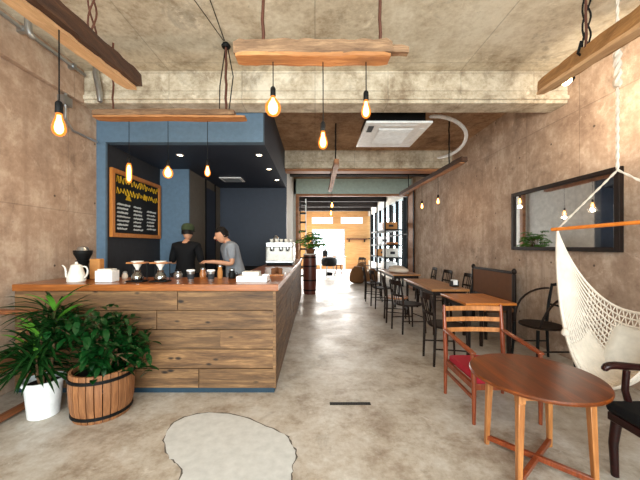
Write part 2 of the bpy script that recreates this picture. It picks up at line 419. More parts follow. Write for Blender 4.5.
for k in range(16): s_.box(-.17+k*.022, -.17+k*.022+.008, -.016, .016, .003, .005)
s_.build('grate', M_black, dr)

# ------------------------------------------------------------ bar counter
bar = thing('bar_counter', 'L shaped plank clad coffee bar counter with orange wood top', 'counter', (0, 0, 0))
def boards(axis, a0, a1, fixed0, fixed1, z0, rows, h, joints):
    mb = MB()
    for r in range(rows):
        cuts = [a0]+[j for j in joints[r % len(joints)] if a0 < j < a1]+[a1]
        for i in range(len(cuts)-1):
            lo, hi = cuts[i]+.003, cuts[i+1]-.003; d = random.uniform(0, .006)
            if axis == 'X': mb.box(lo, hi, fixed0-d, fixed1, z0+r*h+.003, z0+(r+1)*h-.003)
            else: mb.box(fixed0, fixed1+d, lo, hi, z0+r*h+.003, z0+(r+1)*h-.003)
    return mb
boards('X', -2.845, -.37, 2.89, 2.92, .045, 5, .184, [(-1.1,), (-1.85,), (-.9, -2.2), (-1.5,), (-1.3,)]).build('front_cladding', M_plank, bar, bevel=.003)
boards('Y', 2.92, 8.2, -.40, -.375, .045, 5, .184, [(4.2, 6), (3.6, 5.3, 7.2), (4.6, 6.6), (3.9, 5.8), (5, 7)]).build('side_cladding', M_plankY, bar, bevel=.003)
MB().prism([(-2.85, 2.865), (-.345, 2.865), (-.345, 8.23), (-.67, 8.23), (-.67, 7.3), (-.95, 7.3), (-.95, 3.5), (-2.85, 3.5)], .966, 1.03).build('countertop', M_counter, bar, bevel=.006)
MB().box(-2.84, -.40, 2.92, 3.4, .045, .966).box(-.9, -.40, 3.4, 7.3, .045, .966).box(-.66, -.40, 7.3, 8.2, .045, .966).build('carcass', M_plank, bar)
MB().box(-2.84, -.385, 2.895, 3.38, 0, .045).box(-.88, -.385, 3.38, 7.3, 0, .045).box(-.65, -.385, 7.3, 8.18, 0, .045).build('kickboard', M_kick, bar)
MB().box(-.40, -.368, 2.885, 2.92, .045, .966).build('corner_post', M_plank, bar, bevel=.003)
# inner work bench
wb = thing('work_bench', 'dark low work bench against the navy back wall of the bar', 'bench', (-1.5, 6.95, 0))
MB().box(-.7, .55, -.3, .36, .86, .9).build('bench_top', M_black, wb, bevel=.005)
MB().box(-.68, .53, -.26, .34, .0, .86).build('cabinet_body', M_grey, wb)

# ------------------------------------------------------------ rough hanging beams, with added strips coloured as lit undersides
def rough_beam(p0, p1, w, h, seed, rings=26, amp=.0045, ends=.5):
    rd = random.Random(seed); p0 = Vector(p0); p1 = Vector(p1); d = (p1-p0).normalized()
    r = d.cross(Vector((0,0,1))).normalized(); u = r.cross(d); mb = MB(); vsx = []
    sec = [(-.5,-.5),(-.2,-.5),(.2,-.5),(.5,-.5),(.5,0),(.5,.5),(.2,.5),(-.2,.5),(-.5,.5),(-.5,0)]; n = len(sec)
    for i in range(rings):
        t = i/(rings-1); p = p0.lerp(p1, t); k = 1-(.18 if i in (0, rings-1) else 0)
        wob = math.sin(t*9+seed)*.0025
        for a, b in sec:
            vsx.append(p + r*(a*w*k+rd.uniform(-amp, amp)) + u*(b*h*k+rd.uniform(-amp, amp)+wob))
    fs = [(i*n+j, i*n+(j+1)%n, (i+1)*n+(j+1)%n, (i+1)*n+j) for i in range(rings-1) for j in range(n)]
    fs += [tuple(range(n-1,-1,-1)), tuple((rings-1)*n+j for j in range(n))]
    return mb.add(vsx, fs)
def rod(parent, x, y, z0, z1, r=.009, m=None, name='hanging_rod'):
    pts = []; k = 10
    for i in range(k+1):
        t = i/k; pts.append((x+math.sin(i*2.1)*.004, y+math.cos(i*1.7)*.004, z0+(z1-z0)*t))
    return MB().tube(pts, r, 6).build(name, m or M_rust, parent)
def twisted(parent, x, y, z0, z1, m, name='wire_loop'):
    mb = MB()
    for s in range(3):
        pts = [(x+.022*math.cos(i*.55+s*2.1), y+.022*math.sin(i*.55+s*2.1), z0+(z1-z0)*i/24) for i in range(25)]
        mb.tube(pts, .006, 5)
    return mb.build(name, m, parent)
# left beam
lb = thing('hanging_beam', 'dark rough timber beam hanging along the left side of ceiling', 'beam')
pF = Vector((-1.39, 2.36, 2.67)); pN = Vector((-1.31, .75, 2.50))
rough_beam(pF, pN, .12, .10, 3).build('timber', M_roughY, lb)
rough_beam(pF+Vector((-.02, -.01, -.06)), pN+Vector((-.02, 0, -.06)), .085, .026, 4, amp=.003).build('sawn_lit_underside', M_edgeY, lb)
twisted(lb, -1.365, 1.87, 2.64, ZC, M_rust)
twisted(lb, -1.32, 1.0, 2.56, ZC, M_rust)
# centre beam
cb_ = thing('hanging_beam', 'short rough timber beam with three bulbs hanging mid ceiling', 'beam')
rough_beam(at(235, 51, 2.0), at(391, 51, 2.0), .11, .085, 5).build('timber', M_rough, cb_)
rough_beam(at(237, 59, 2.0), at(389, 59, 2.0), .115, .024, 6, amp=.0025).build('sawn_lit_underside', M_edge, cb_)
rough_beam(at(389, 50, 2.0), at(408, 51, 2.0), .05, .045, 8, rings=6, amp=.0025).build('stub_end', M_rough, cb_)
for px in (263, 380): p = at(px, 46, 2.0); rod(cb_, p.x, 2.0, p.z, ZC, .011)
for px in (300, 345): MB().tube([at(px-6, 43, 2.0), at(px, 40.5, 2.0), at(px+7, 43, 2.0)], .006, 6).build('wire_clip', M_black, cb_)
# bar plank
pb = thing('hanging_beam', 'weathered plank hanging above coffee bar in front of blue fascia', 'beam')
rough_beam(at(95, 114, 3.25), at(235, 114, 3.25), .12, .06, 9, amp=.004).build('timber', M_rough, pb)
rough_beam(at(96, 118, 3.25), at(246, 118.5, 3.25), .125, .02, 10, amp=.0025).build('sawn_lit_underside', M_edge, pb)
p = at(226, 112, 3.25); rod(pb, p.x, 3.25, p.z, ZC, .014); 
MB().tube([(p.x+.04, 3.22, p.z), (p.x+.09, 3.2, p.z+.35), (p.x+.03, 3.24, ZC-.1), (p.x, 3.25, ZC)], .006, 5).build('slack_wire', M_black, pb)
MB().tube([(p.x-.06, 3.22, p.z), (p.x-.05, 3.2, p.z+.25), (p.x-.01, 3.24, ZC-.1), (p.x, 3.25, ZC)], .006, 5).build('slack_wire', M_black, pb)
MB().lathe([(.04, 0), (.05, .02), (.03, .05)], (p.x, 3.25, ZC-.05), 12).build('ceiling_hook', M_black, pb)
p = at(113, 112, 3.25); rod(pb, p.x, 3.25, p.z, ZC, .011)
# right beam
rb = thing('hanging_beam', 'pale rough timber beam hanging near the right wall above hammock', 'beam')
rF = Vector((1.96, 2.62, 2.76)); rN = Vector((1.72, .9, 2.58))
rough_beam(rF, rN, .11, .10, 12).build('timber', M_roughpale, rb)
rough_beam(rF+Vector((-.025, 0, -.058)), rN+Vector((-.025, 0, -.058)), .07, .026, 13, amp=.0025).build('sawn_lit_underside', M_edgeY, rb)
twisted(rb, 1.87, 2.1, 2.76, ZC, M_black); rod(rb, 1.83, 2.06, 2.74, ZC, .008)
twisted(rb, 1.76, 1.2, 2.66, ZC, M_black)
MB().tube([(1.80, 2.06, 2.78), (1.81, 2.1, 2.72), (1.87, 2.12, 2.70), (1.93, 2.1, 2.74)], .009, 6).build('hook', M_black, rb)
# far right beam
fr_ = thing('hanging_beam', 'long rough timber beam hanging beside far right concrete wall', 'beam')
rough_beam((2.33, 4.75, 2.74), (2.33, 8.3, 2.78), .11, .09, 15).build('timber', M_roughY, fr_)
rough_beam((2.30, 4.76, 2.685), (2.30, 8.3, 2.725), .09, .02, 16, amp=.0025).build('sawn_lit_underside', M_lintel, fr_)
for y in (5.3, 7.6): rod(fr_, 2.33, y, 2.76, ZC, .012, M_black)
# far middle beam
fm_ = thing('hanging_beam', 'rough timber beam hanging over the aisle far from camera', 'beam')
rough_beam((.36, 5.05, 2.79), (.38, 7.7, 2.77), .09, .09, 17).build('timber', M_lintel, fm_)
for y in (5.4, 7.2): rod(fm_, .365, y, 2.8, ZC, .012, M_black)

# ------------------------------------------------------------ pendant bulbs
PROF = {
 'pear': [(.0135, 0), (.0145, -.012), (.018, -.03), (.027, -.055), (.0315, -.078), (.031, -.092), (.025, -.108), (.013, -.119), (.002, -.122)],
 'globe': [(.0135, 0), (.016, -.012), (.028, -.028), (.045, -.052), (.052, -.078), (.048, -.104), (.034, -.124), (.014, -.134), (.002, -.136)],
 'tube': [(.0135, 0), (.02, -.016), (.027, -.035), (.029, -.07), (.029, -.16), (.027, -.19), (.016, -.212), (.002, -.216)],
}
def pendant(px, py, Y, ztop, kind, label, group=None, X=None):
    c = at(px, py, Y)      # centre of the glass
    pr = PROF[kind]; L = -pr[-1][1]
    zt = c.z+L/2
    t = thing('pendant_bulb', label, 'pendant lamp', (c.x, Y, zt), 0, group)
    MB().tube([(0, 0, .05), (.001, 0, .2*(ztop-zt)), (0, 0, ztop-zt)], .0035, 6).build('cord', M_black, t)
    MB().lathe([(.004, .062), (.012, .055), (.017, .045), (.018, 0), (.0165, -.004)], n=14).build('socket', M_black, t)
    g = MB().lathe(pr, n=20).build('glass_bulb', M_glow, t)
    MB().lathe([(r*.62, z*.78-L*.12) for r, z in pr], n=16).build('glowing_core', M_core, t)
    ld = bpy.data.lights.new('bulb_light', 'POINT'); ld.energy = 4; ld.color = (1, .76, .5); ld.shadow_soft_size = .03
    lo = bpy.data.objects.new('bulb_light', ld); COL.objects.link(lo); lo.location = (c.x, Y, zt-L-.045)
    return t
G1 = 'bulbs hanging from the mid ceiling beam'; G2 = 'bulbs hanging above the coffee bar'
pendant(59, 124.5, 1.56, 2.50, 'pear', 'pear shaped glowing bulb on black cord near left concrete wall')
pendant(273, 106, 2.0, 2.60, 'globe', 'round globe bulb glowing under left part of the mid ceiling beam', G1)
pendant(323, 140, 2.0, 2.60, 'pear', 'lowest hanging pear bulb under middle of the mid ceiling beam', G1)
pendant(366, 109, 2.0, 2.60, 'pear', 'pear bulb under right end of mid ceiling beam, before the air conditioner', G1)
pendant(129, 173, 3.25, 2.72, 'tube', 'long tubular glowing bulb hanging in front of the chalkboard', G2)
pendant(168, 172, 3.25, 2.72, 'globe', 'small round bulb hanging before the blue column above the bar', G2)
pendant(207.5, 171, 3.25, 2.72, 'pear', 'pear bulb, rightmost of the three above the coffee bar', G2)
pendant(438, 201, 5.75, 2.72, 'pear', 'tiny pear bulb by right wall, nearer of two on the long far beam')
pendant(422, 206, 6.62, 2.72, 'pear', 'tiny pear bulb by right wall, farther of two on the long far beam')
pendant(332, 205, 6.4, 2.76, 'pear', 'upper small bulb hanging over the aisle before the far room')
pendant(331, 213, 7.1, 2.76, 'pear', 'lower small bulb hanging over the aisle before the far room')

# ------------------------------------------------------------ spot lamp on the right beam
sl = thing('spot_lamp', 'small bare lamp in black socket glowing under the pale right beam', 'lamp')
c = at(571, 79, 2.56); d = (at(560, 85, 2.50)-c).normalized()
MB().tube([c-d*.03, c, c+d*.025], [.018, .026, .026], 14).build('lamp_socket', M_black, sl)
MB().tube([c+d*.02, c+d*.045, c+d*.08, c+d*.105, c+d*.115], [.018, .028, .032, .022, .006], 14).build('bulb', M_spotlens, sl)
MB().tube([c, c+Vector((-.07, .0, .03))], .008, 6).build('clip', M_black, sl)
ld = bpy.data.lights.new('lamp_light', 'SPOT'); ld.energy = 90; ld.color = (1, .84, .62); ld.shadow_soft_size = .03; ld.spot_size = math.radians(110); ld.spot_blend = 1
lo = bpy.data.objects.new('lamp_light', ld); COL.objects.link(lo); lo.location = c+Vector((.06, .05, -.02)); lo.rotation_euler = Vector((1, .62, .12)).to_track_quat('-Z', 'Y').to_euler()

# downlights in the alcove
for i, (px, py, w) in enumerate(((180, 155, 'left'), (259, 155, 'nearest right'), (269, 169, 'middle right'), (277, 180, 'farthest right'))):
    Y = 1.37*F/(CY-py); p = at(px, py, Y)
    t = thing('downlight', {'left': 'round recessed downlight near the left of navy alcove ceiling'}.get(w, 'round recessed downlight, %s in the row along alcove ceiling edge' % w), 'downlight', (p.x, Y, 2.77), 0, 'downlights in the navy alcove ceiling')
    MB().lathe([(.055, 0), (.055, -.006), (.04, -.006), (.04, 0)], n=20, closed=False).build('rim', M_white, t)
    MB().lathe([(.04, -.001), (.04, -.004)], n=20).build('lens', M_down, t)
    ld = bpy.data.lights.new('down', 'SPOT'); ld.energy = 14; ld.color = (1, .82, .6); ld.spot_size = math.radians(85); ld.spot_blend = .7; ld.shadow_soft_size = .04
    lo = bpy.data.objects.new('down', ld); COL.objects.link(lo); lo.location = (p.x, Y, 2.75)
t = thing('ceiling_vent', 'pale rectangular vent set in the navy alcove ceiling', 'vent', (-1.72, 6.35, 2.77))
MB().box(-.22, .22, -.2, .2, -.02, 0).build('frame', M_white, t, bevel=.004)
s_ = MB()
for k in range(6): s_.box(-.17, .17, -.16+k*.055, -.13+k*.055, -.026, -.02)
s_.build('louvre', M_steel, t)

# ------------------------------------------------------------ ceiling air conditioner
ac = thing('air_conditioner', 'white square ceiling cassette air conditioner with inner grille', 'air conditioner', (1.2, 4.86, 3.13))
MB().box(-.475, .475, -.54, .54, 0, .035).build('panel', M_white, ac, bevel=.01)
MB().box(-.40, .40, -.46, .46, .035, .30).build('body', M_black, ac, bevel=.01)
MB().box(-.25, .27, -.33, .33, -.012, 0).build('grille_plate', M_white, ac, bevel=.004)
s_ = MB()
for k in range(12): s_.box(-.23, .25, -.31+k*.053, -.285+k*.053, -.018, -.012)
s_.build('grille_slats', M_white, ac)
for (a, b, c2, d2) in ((-.25, .27, -.47, -.40), (-.25, .27, .40, .47), (-.43, -.36, -.33, .33), (.36, .43, -.33, .33)):
    MB().box(a, b, c2, d2, -.006, 0).build('air_flap', M_white, ac, bevel=.003)
MB().box(-.42, -.34, -.42, -.2, -.009, 0).build('control_label', M_black, ac)
for sx in (-.3, .3):
    MB().tube([(sx, 0, .3), (sx, 0, ZC-3.13)], .008, 6).build('support_rod', M_black, ac)
hs = [at(428, 117, 4.6), at(440, 115.5, 4.7), at(455, 120, 4.85), at(464, 127, 5.0), at(467.5, 135, 5.2), at(464, 145, 5.5), at(456, 152, 5.8), at(446, 157, 6.1), at(436, 158, 6.5)]
tag(MB().tube(hs, .032, 10).build('flexible_hose', M_white, sub=1), 'white flexible drain hose curving from air conditioner to right wall', 'hose')

# ------------------------------------------------------------ conduits on the left wall
cd = thing('conduit_pipe', 'long thin steel conduit running along top of the left wall', 'pipe')
MB().tube([(XL+.12, 1.5, 3.46), (XL+.12, 3.7, 3.46)], .018, 8).build('pipe_run', M_steel, cd)
for y in (2.0, 2.9, 3.5): MB().box(XL+.07, XL+.145, y, y+.04, 3.43, 3.49).build('clamp', M_steel, cd)
cd = thing('conduit_bend', 'shiny silver conduit bend at the top of left wall', 'pipe')
MB().tube([at(28, 19, 2.75)+Vector((0, 0, .16)), at(28, 19, 2.75), at(28.5, 27, 2.75), at(29, 34, 2.75), at(36, 40, 2.8)], .03, 10).build('bend', M_steel, cd, sub=1)
cd = thing('conduit_drop', 'short steel conduit dropping beside the blue alcove corner', 'pipe')
MB().tube([(XL+.05, 3.5, 3.5), (XL+.05, 3.5, 2.85), (XL+.05, 3.6, 2.75), (XL+.05, 4.0, 2.75)], .013, 8).build('pipe_run', M_steel, cd)
MB().box(XL, XL+.08, 3.44, 3.56, 3.0, 3.1).build('junction_box', M_steel, cd)
cd = thing('conduit_drop', 'wide grey conduit hanging under near beam left of the bar plank', 'pipe')
MB().tube([at(95, 62, 3.68), at(96, 78, 3.68), at(100, 92, 3.68), at(100, 104, 3.68)], .035, 10).build('pipe_run', M_steel, cd, sub=1)
cd = thing('cable', 'thin dark cable running across the ceiling to the bar plank hook', 'cable')
MB().tube([(-.75, 1.6, ZC-.012), (-.9, 2.4, ZC-.012), (-.95, 3.2, ZC-.006)], .004, 6).build('wire', M_black, cd)
MB().tube([(-1.2, 1.6, ZC-.012), (-1.1, 2.4, ZC-.012), (-.96, 3.2, ZC-.006)], .003, 6).build('wire', M_black, cd)

# ------------------------------------------------------------ chalkboard
ck = thing('chalkboard', 'black menu chalkboard with orange wood frame on the alcove wall', 'chalkboard', (-2.80, 4.80, 0), 0)
y0, y1, z0, z1 = -.62, .63, 1.54, 2.43
MB().box(.005, .02, y0, y1, z0, z1).build('slate', M_board, ck)
MB().box(.0, .045, y0-.03, y0+.03, z0-.03, z1+.03).box(0, .045, y1-.03, y1+.03, z0-.03, z1+.03).box(0, .045, y0+.03, y1-.03, z0-.03, z0+.03).box(0, .045, y0+.03, y1-.03, z1-.03, z1+.03).build('frame', M_oakframe, ck, bevel=.004)
# handwriting is illegible in the photograph: chalk scribbles in the same rows, columns and colours
rd = random.Random(5)
def stroke(mb, pts, r): mb.tube([(.024, a, b) for a, b in pts], r, 5)
for zc, hh in ((2.33, .11), (2.17, .10)):
    yl = MB(); y = y0+.09; pts = []
    while y < y1-.1:
        pts += [(y, zc-hh/2*rd.uniform(.3, 1)), (y+.015, zc+hh/2*rd.uniform(.3, 1)), (y+.045, zc+hh/2*rd.uniform(-.2, 1)), (y+.05, zc-hh/2*rd.uniform(0, 1))]; y += .075
    stroke(yl, pts, .0045); yl.build('yellow_lettering', M_yellow, ck)
MB().lathe([(.042, 0), (.042, .004)], n=16).tf(Matrix.Translation((.022, .18, 2.17)) @ Matrix.Rotation(PI/2, 4, 'Y')).build('yellow_dot', M_yellow, ck)
MB().add([(.026, -.33, 2.06), (.026, -.19, 2.06), (.026, -.26, 2.16), (.022, -.33, 2.06), (.022, -.19, 2.06), (.022, -.26, 2.16)], [(0,1,2), (5,4,3), (0,3,4,1), (1,4,5,2), (2,5,3,0)]).build('yellow_triangle', M_yellow, ck)
for colm, (ya, yb) in enumerate(((-.52, -.20), (-.13, .16), (.24, .52))):
    wl = MB()
    for r in range(7 if colm < 2 else 6):
        z = 1.98-r*.058-(.03 if colm == 2 else 0); y = ya; pts = []
        e = yb-rd.uniform(0, .1)
        while y < e:
            pts += [(y, z-.012*rd.uniform(.3, 1)), (y+.014, z+.016*rd.uniform(.3, 1))]; y += .026
        stroke(wl, pts, .0062)
    wl.build('white_lettering', M_chalk, ck)

# ------------------------------------------------------------ mirror on right wall
mr = thing('wall_mirror', 'wide wall mirror with thick dark frame on the right concrete wall', 'mirror')
my0, my1, mz0, mz1 = 3.075, 4.77, 1.325, 2.20
MB().box(XR-.03, XR-.012, my0+.04, my1-.04, mz0+.04, mz1-.04).build('glass', M_mirror, mr, smooth=False)
MB().box(XR-.055, XR-.003, my0, my0+.06, mz0, mz1).box(XR-.055, XR-.003, my1-.06, my1, mz0, mz1).box(XR-.055, XR-.003, my0+.06, my1-.06, mz0, mz0+.05).box(XR-.055, XR-.003, my0+.06, my1-.06, mz1-.05, mz1).build('frame', M_dark, mr, bevel=.006)

# ------------------------------------------------------------ items on the bar
ZT = 1.031
def onbar(px, Y=3.08): return (px-CX)*Y/F
# kettle
k = thing('drip_kettle', 'white enamel kettle with curved spout and handle at bar left end', 'kettle', (onbar(78), 3.06, ZT))
MB().lathe([(.075, 0), (.082, .01), (.078, .06), (.058, .12), (.05, .15), (.054, .155)], n=24).build('body', M_enamel, k)
MB().lathe([(.05, .155), (.045, .17), (.015, .18), (.01, .2), (.0, .203)], n=20).build('lid', M_enamel, k)
MB().tube([(-.07, 0, .03), (-.11, 0, .05), (-.10, 0, .10), (-.12, 0, .16), (-.15, 0, .165)], [.014, .012, .01, .008, .007], 8).build('spout', M_enamel, k, sub=1)
MB().tube([(.05, 0, .15), (.10, 0, .16), (.12, 0, .11), (.10, 0, .05), (.075, 0, .04)], .009, 8).build('handle', M_enamel, k, sub=1)
g = thing('coffee_grinder', 'black coffee grinder with chrome topped hopper behind white kettle', 'grinder', (onbar(83, 3.32), 3.32, ZT))
MB().lathe([(.07, 0), (.075, .02), (.055, .05), (.05, .16), (.07, .2)], n=20).build('body', M_black, g)
MB().lathe([(.05, .2), (.085, .27), (.09, .3), (.085, .31)], n=20).build('hopper', M_black, g)
MB().lathe([(.06, .31), (.045, .345), (.012, .36)], n=20).build('lid', M_steel, g)
t = tag(MB().box(-.055, .055, -.04, .04, 0, .22).tf(Matrix.Translation((onbar(97, 3.3), 3.3, ZT))).build('paper_bag', M_card, bevel=.01), 'upright orange brown paper bag standing beside black grinder', 'bag')
t = thing('napkin_box', 'white square box holding folded napkins on the bar', 'box', (onbar(108), 3.07, ZT))
MB().box(-.085, .085, -.06, .06, 0, .115).build('body', M_white, t, bevel=.006)
MB().box(-.07, .07, -.045, .045, .115, .13).build('napkins', M_cushion, t, bevel=.004)
# pour over stands
def dripper(px, label):
    t = thing('pour_over_stand', label, 'coffee dripper', (onbar(px), 3.07, ZT), 0, 'pour over drippers on the bar')
    MB().box(-.085, .085, -.06, .06, 0, .015).build('base', M_black, t, bevel=.004)
    for sx in (-1, 1): MB().tube([(sx*.075, .04, .015), (sx*.075, .04, .19)], .005, 8).build('post', M_black, t)
    MB().box(-.088, .088, -.05, .06, .182, .198).build('wood_plate', M_legwood, t, bevel=.004)
    MB().lathe([(.058, .207), (.052, .195), (.018, .135), (.014, .12), (.011, .12), (.013, .135), (.047, .195), (.054, .207)], n=20, closed=False).build('cone', M_enamel, t)
    s = MB().lathe([(.05, .016), (.058, .03), (.055, .06), (.03, .1), (.034, .115), (.032, .115), (.028, .1), (.052, .06), (.055, .03), (.047, .02)], n=20, closed=False).build('glass_server', M_glass, t)
    MB().lathe([(.05, .02), (.054, .035), (.045, .055)], n=16).build('coffee', M_soil, t)
dripper(138, 'pour over stand with glass server, left one of the pair on bar')
dripper(161, 'pour over stand with glass server, right one beside black shirted barista')
def cup(px, label):
    t = thing('takeaway_cup', label, 'cup', (onbar(px), 3.05, ZT), 0, 'tall cups on the front bar')
    MB().lathe([(.026, 0), (.028, .004), (.038, .11)], n=20).build('body', M_steel, t)
    MB().lathe([(.040, .108), (.040, .118), (.034, .124)], n=20).build('lid', M_white, t)
    MB().lathe([(.0305, .03), (.0355, .08)], n=20).build('sleeve', M_grey, t)
cup(192, 'silver tall cup with pale lid standing on bar below black shirt')
cup(212, 'silver tall cup with pale lid on bar before grey shirted barista')
t = thing('cake_box', 'low white open box with folded lid near bar corner', 'box', (onbar(253), 3.1, ZT))
MB().box(-.15, .15, -.10, .10, 0, .06).build('tray', M_white, t, bevel=.006)
MB().box(-.11, .06, -.03, .10, .06, .10).build('paper_stack', M_cushion, t, bevel=.006)
MB().box(.10, .16, -.06, .02, .06, .075).build('flap', M_white, t, bevel=.003)
t = thing('wooden_tray', 'small wooden tray with brown jars on bar behind white box', 'tray', (onbar(277, 3.7), 3.75, ZT))
MB().box(-.09, .09, -.14, .14, 0, .02).build('board', M_legwood, t, bevel=.004)
for i, (x, y) in enumerate(((-.04, -.08), (.04, -.05), (-.02, .05))):
    MB().lathe([(.025, .02), (.028, .03), (.028, .08), (.02, .09)], (x, y, 0), 14).build('jar', M_leather, t)
# espresso machine
e = thing('espresso_machine', 'white and chrome espresso machine on the side of bar', 'coffee machine', (-.63, 5.75, ZT))
MB().box(-.26, .24, -.25, .25, .05, .42).build('body', M_enamel, e, bevel=.03)
MB().box(-.24, .22, -.24, .24, 0, .05).build('feet_plinth', M_black, e, bevel=.006)
MB().box(-.25, .23, -.31, -.25, .05, .09).build('drip_tray', M_steel, e, bevel=.006)
MB().box(-.25, .23, -.31, -.25, .33, .42).build('head_panel', M_steel, e, bevel=.012)
for x in (-.14, .02, .14):
    q = MB().lathe([(.035, .33), (.035, .27), (.02, .26)], (x, -.28, 0), 16).build('group_head', M_steel, e)
    MB().tube([(0, 0, 0), (0, -.12, -.01)], [.014, .01], 8).tf(Matrix.Translation((x, -.31, .28))).build('portafilter_handle', M_black, q)
MB().tube([(-.22, -.29, .38), (-.23, -.33, .3), (-.22, -.34, .15)], .006, 6).build('steam_wand', M_steel, e)
for x in (-.18, -.09, 0, .09, .18):
    MB().lathe([(.025, .42), (.036, .48), (.034, .48), (.022, .425)], (x, -.05, 0), 14, closed=False).build('cup_on_top', M_enamel, e)
MB().lathe([(.05, .42), (.055, .5), (.02, .55)], (-.12, .1, 0), 16).build('water_cap', M_steel, e)
t = thing('cup_stack', 'tall stack of white cups standing right of espresso machine', 'cups', (-.46, 6.35, ZT))
MB().lathe([(.04, 0), (.045, .1), (.043, .1), (.05, .2), (.047, .2), (.05, .3), (.045, .3), (.05, .42)], n=18).build('stacked_cups', M_enamel, t)
# small vessels on the inner edge of the bar
for px, h, r, m, nm, cat, lab in ((203, .10, .035, M_legwood, 'canister', 'canister', 'small wooden canister on bar edge between the two cups'),
        (220, .13, .028, M_card, 'syrup_bottle', 'bottle', 'small amber syrup bottle on bar edge before grey shirted person'),
        (232, .09, .04, M_black, 'milk_pitcher', 'pitcher', 'small black milk pitcher on bar edge below grey shirt'),
        (178, .08, .045, M_steel, 'milk_pitcher', 'pitcher', 'steel milk pitcher on bar edge below black shirted person'),
        (125, .06, .03, M_cotton, 'sugar_bowl', 'bowl', 'little cream bowl between white napkin box and pour over stands')):
    t = thing(nm, lab, cat, ((px-CX)*3.36/F, 3.36, ZT))
    MB().lathe([(r*.85, 0), (r, h*.15), (r, h*.6), (r*.7, h*.82), (r*.72, h)], n=20).build('body', m, t)
    MB().lathe([(r*.74, h), (r*.74, h+.012), (r*.3, h+.022)], n=16).build('lid', M_steel if m is not M_steel else M_black, t)
    if cat == 'pitcher': MB().tube([(r*.8, 0, h*.8), (r*1.7, 0, h*.75), (r*1.6, 0, h*.3), (r*.95, 0, h*.25)], .005, 6).build('handle', M_black, t, sub=1)

# ------------------------------------------------------------ plants
def leaf_blade(mb, base, direc, L, w, droop, n=6, fold=.25):
    d = Vector(direc).normalized(); side = d.cross(Vector((0,0,1)))
    if side.length < .1: side = Vector((1,0,0))
    side.normalize(); p = Vector(base); pts = []
    for i in range(n+1):
        t = i/n; ww = w*math.sin(PI*min(1, .12+t*.88))**.7 if t < 1 else 0
        pts.append((p.copy(), ww)); p = p + d*(L/n); d = (d+Vector((0, 0, -droop/n))).normalized()
    vsx = []; fs = []
    for q, ww in pts:
        vsx += [q-side*ww/2+Vector((0,0,ww*fold)), q, q+side*ww/2+Vector((0,0,ww*fold))]
    for i in range(n):
        a = i*3; fs += [(a, a+3, a+4, a+1), (a+1, a+4, a+5, a+2)]
    mb.add(vsx, fs)
rd = random.Random(11)
pot = thing('potted_dracaena', 'long leaved green plant in a white plastic pot on floor', 'plant', (-2.24, 2.52, 0))
MB().lathe([(.10, 0), (.105, .005), (.128, .27), (.144, .272), (.146, .30), (.137, .302), (.132, .28), (.122, .26)], n=28).build('pot', M_white, pot)
MB().lathe([(.118, .25), (.119, .262)], n=24).build('soil', M_soil, pot)
st = MB()
heads = [(-.02, 0, .62), (-.11, .03, .5), (.08, .02, .74), (-.02, -.05, .48), (.02, .08, .84)]
for hx, hy, hz in heads: st.tube([(hx*.4, hy*.4, .25), (hx*.8, hy*.8, hz*.7), (hx, hy, hz)], [.014, .011, .008], 7)
st.build('stem', M_stem, pot)
fo = MB(); yo = MB()
for hx, hy, hz in heads:
    for i in range(42):
        a = rd.uniform(0, 2*PI); el = rd.uniform(-.1, 1.0)
        if i % 14 == 3: leaf_blade(yo, (hx, hy, hz), (math.cos(a)*.7, math.sin(a)*.6, 1), rd.uniform(.22, .32), .045, 1.0)
        L = rd.uniform(.26, .42); b = (hx, hy, hz-rd.uniform(0, .16))
        leaf_blade(fo, b, (math.cos(a)*math.cos(el), math.sin(a)*math.cos(el)*.8, math.sin(el)), L, rd.uniform(.022, .04), rd.uniform(.5, 1.6))
fo.clamp_y(.31).build('foliage', M_leaf, pot); yo.build('young_leaves', M_leaf3, pot)
brl = thing('barrel_planter', 'leafy green ficus bush growing in round half barrel planter', 'plant', (-1.785, 2.565, 0))
mb = MB(); n = 26
for j in range(n):
    a0 = 2*PI*(j+.06)/n; a1 = 2*PI*(j+.94)/n; vsx = []
    for z, r in ((0, .205), (.12, .228), (.25, .235), (.38, .228)):
        for rr in (r, r-.02):
            for a in (a0, a1): vsx.append((rr*math.cos(a), rr*math.sin(a), z))
    fs = []
    for i in range(3):
        b = i*4; fs += [(b, b+1, b+5, b+4), (b+2, b+6, b+7, b+3), (b, b+4, b+6, b+2), (b+1, b+3, b+7, b+5)]
    fs += [(0, 2, 3, 1), (12, 13, 15, 14)]; mb.add(vsx, fs)
mb.build('staves', M_staves, brl, bevel=.002)
for z, r in ((.045, .218), (.33, .237)):
    MB().lathe([(r, z-.012), (r+.004, z-.012), (r+.003, z+.012), (r-.001, z+.012)], n=36).build('hoop', M_black, brl)
MB().lathe([(.2, 0), (.2, .02)], n=24).build('bottom', M_redwood, brl)
MB().lathe([(.2, .27), (.2, .30), (.12, .32)], n=24).build('soil', M_soil, brl)
st = MB(); fo = MB()
tips = []
for (x, y, z, tx, ty, tz) in ((.05, 0, .3, .06, 0, .62), (-.06, .03, .3, -.12, .04, .58), (.02, -.06, .3, .15, -.05, .55), (-.02, 0, .3, -.02, .0, .7)):
    st.tube([(x, y, z), ((x+tx)/2+.01, (y+ty)/2, (z+tz)/2), (tx, ty, tz)], [.014, .012, .009], 7)
    for q in range(12):
        a = rd.uniform(0, 2*PI); r = rd.uniform(.08, .24); ex = (tx+math.cos(a)*r, ty+math.sin(a)*r, tz+rd.uniform(-.2, .22))
        st.tube([(tx, ty, tz-.05), ex], [.006, .003], 5); tips.append(ex)
st.build('trunk', M_stem, brl)
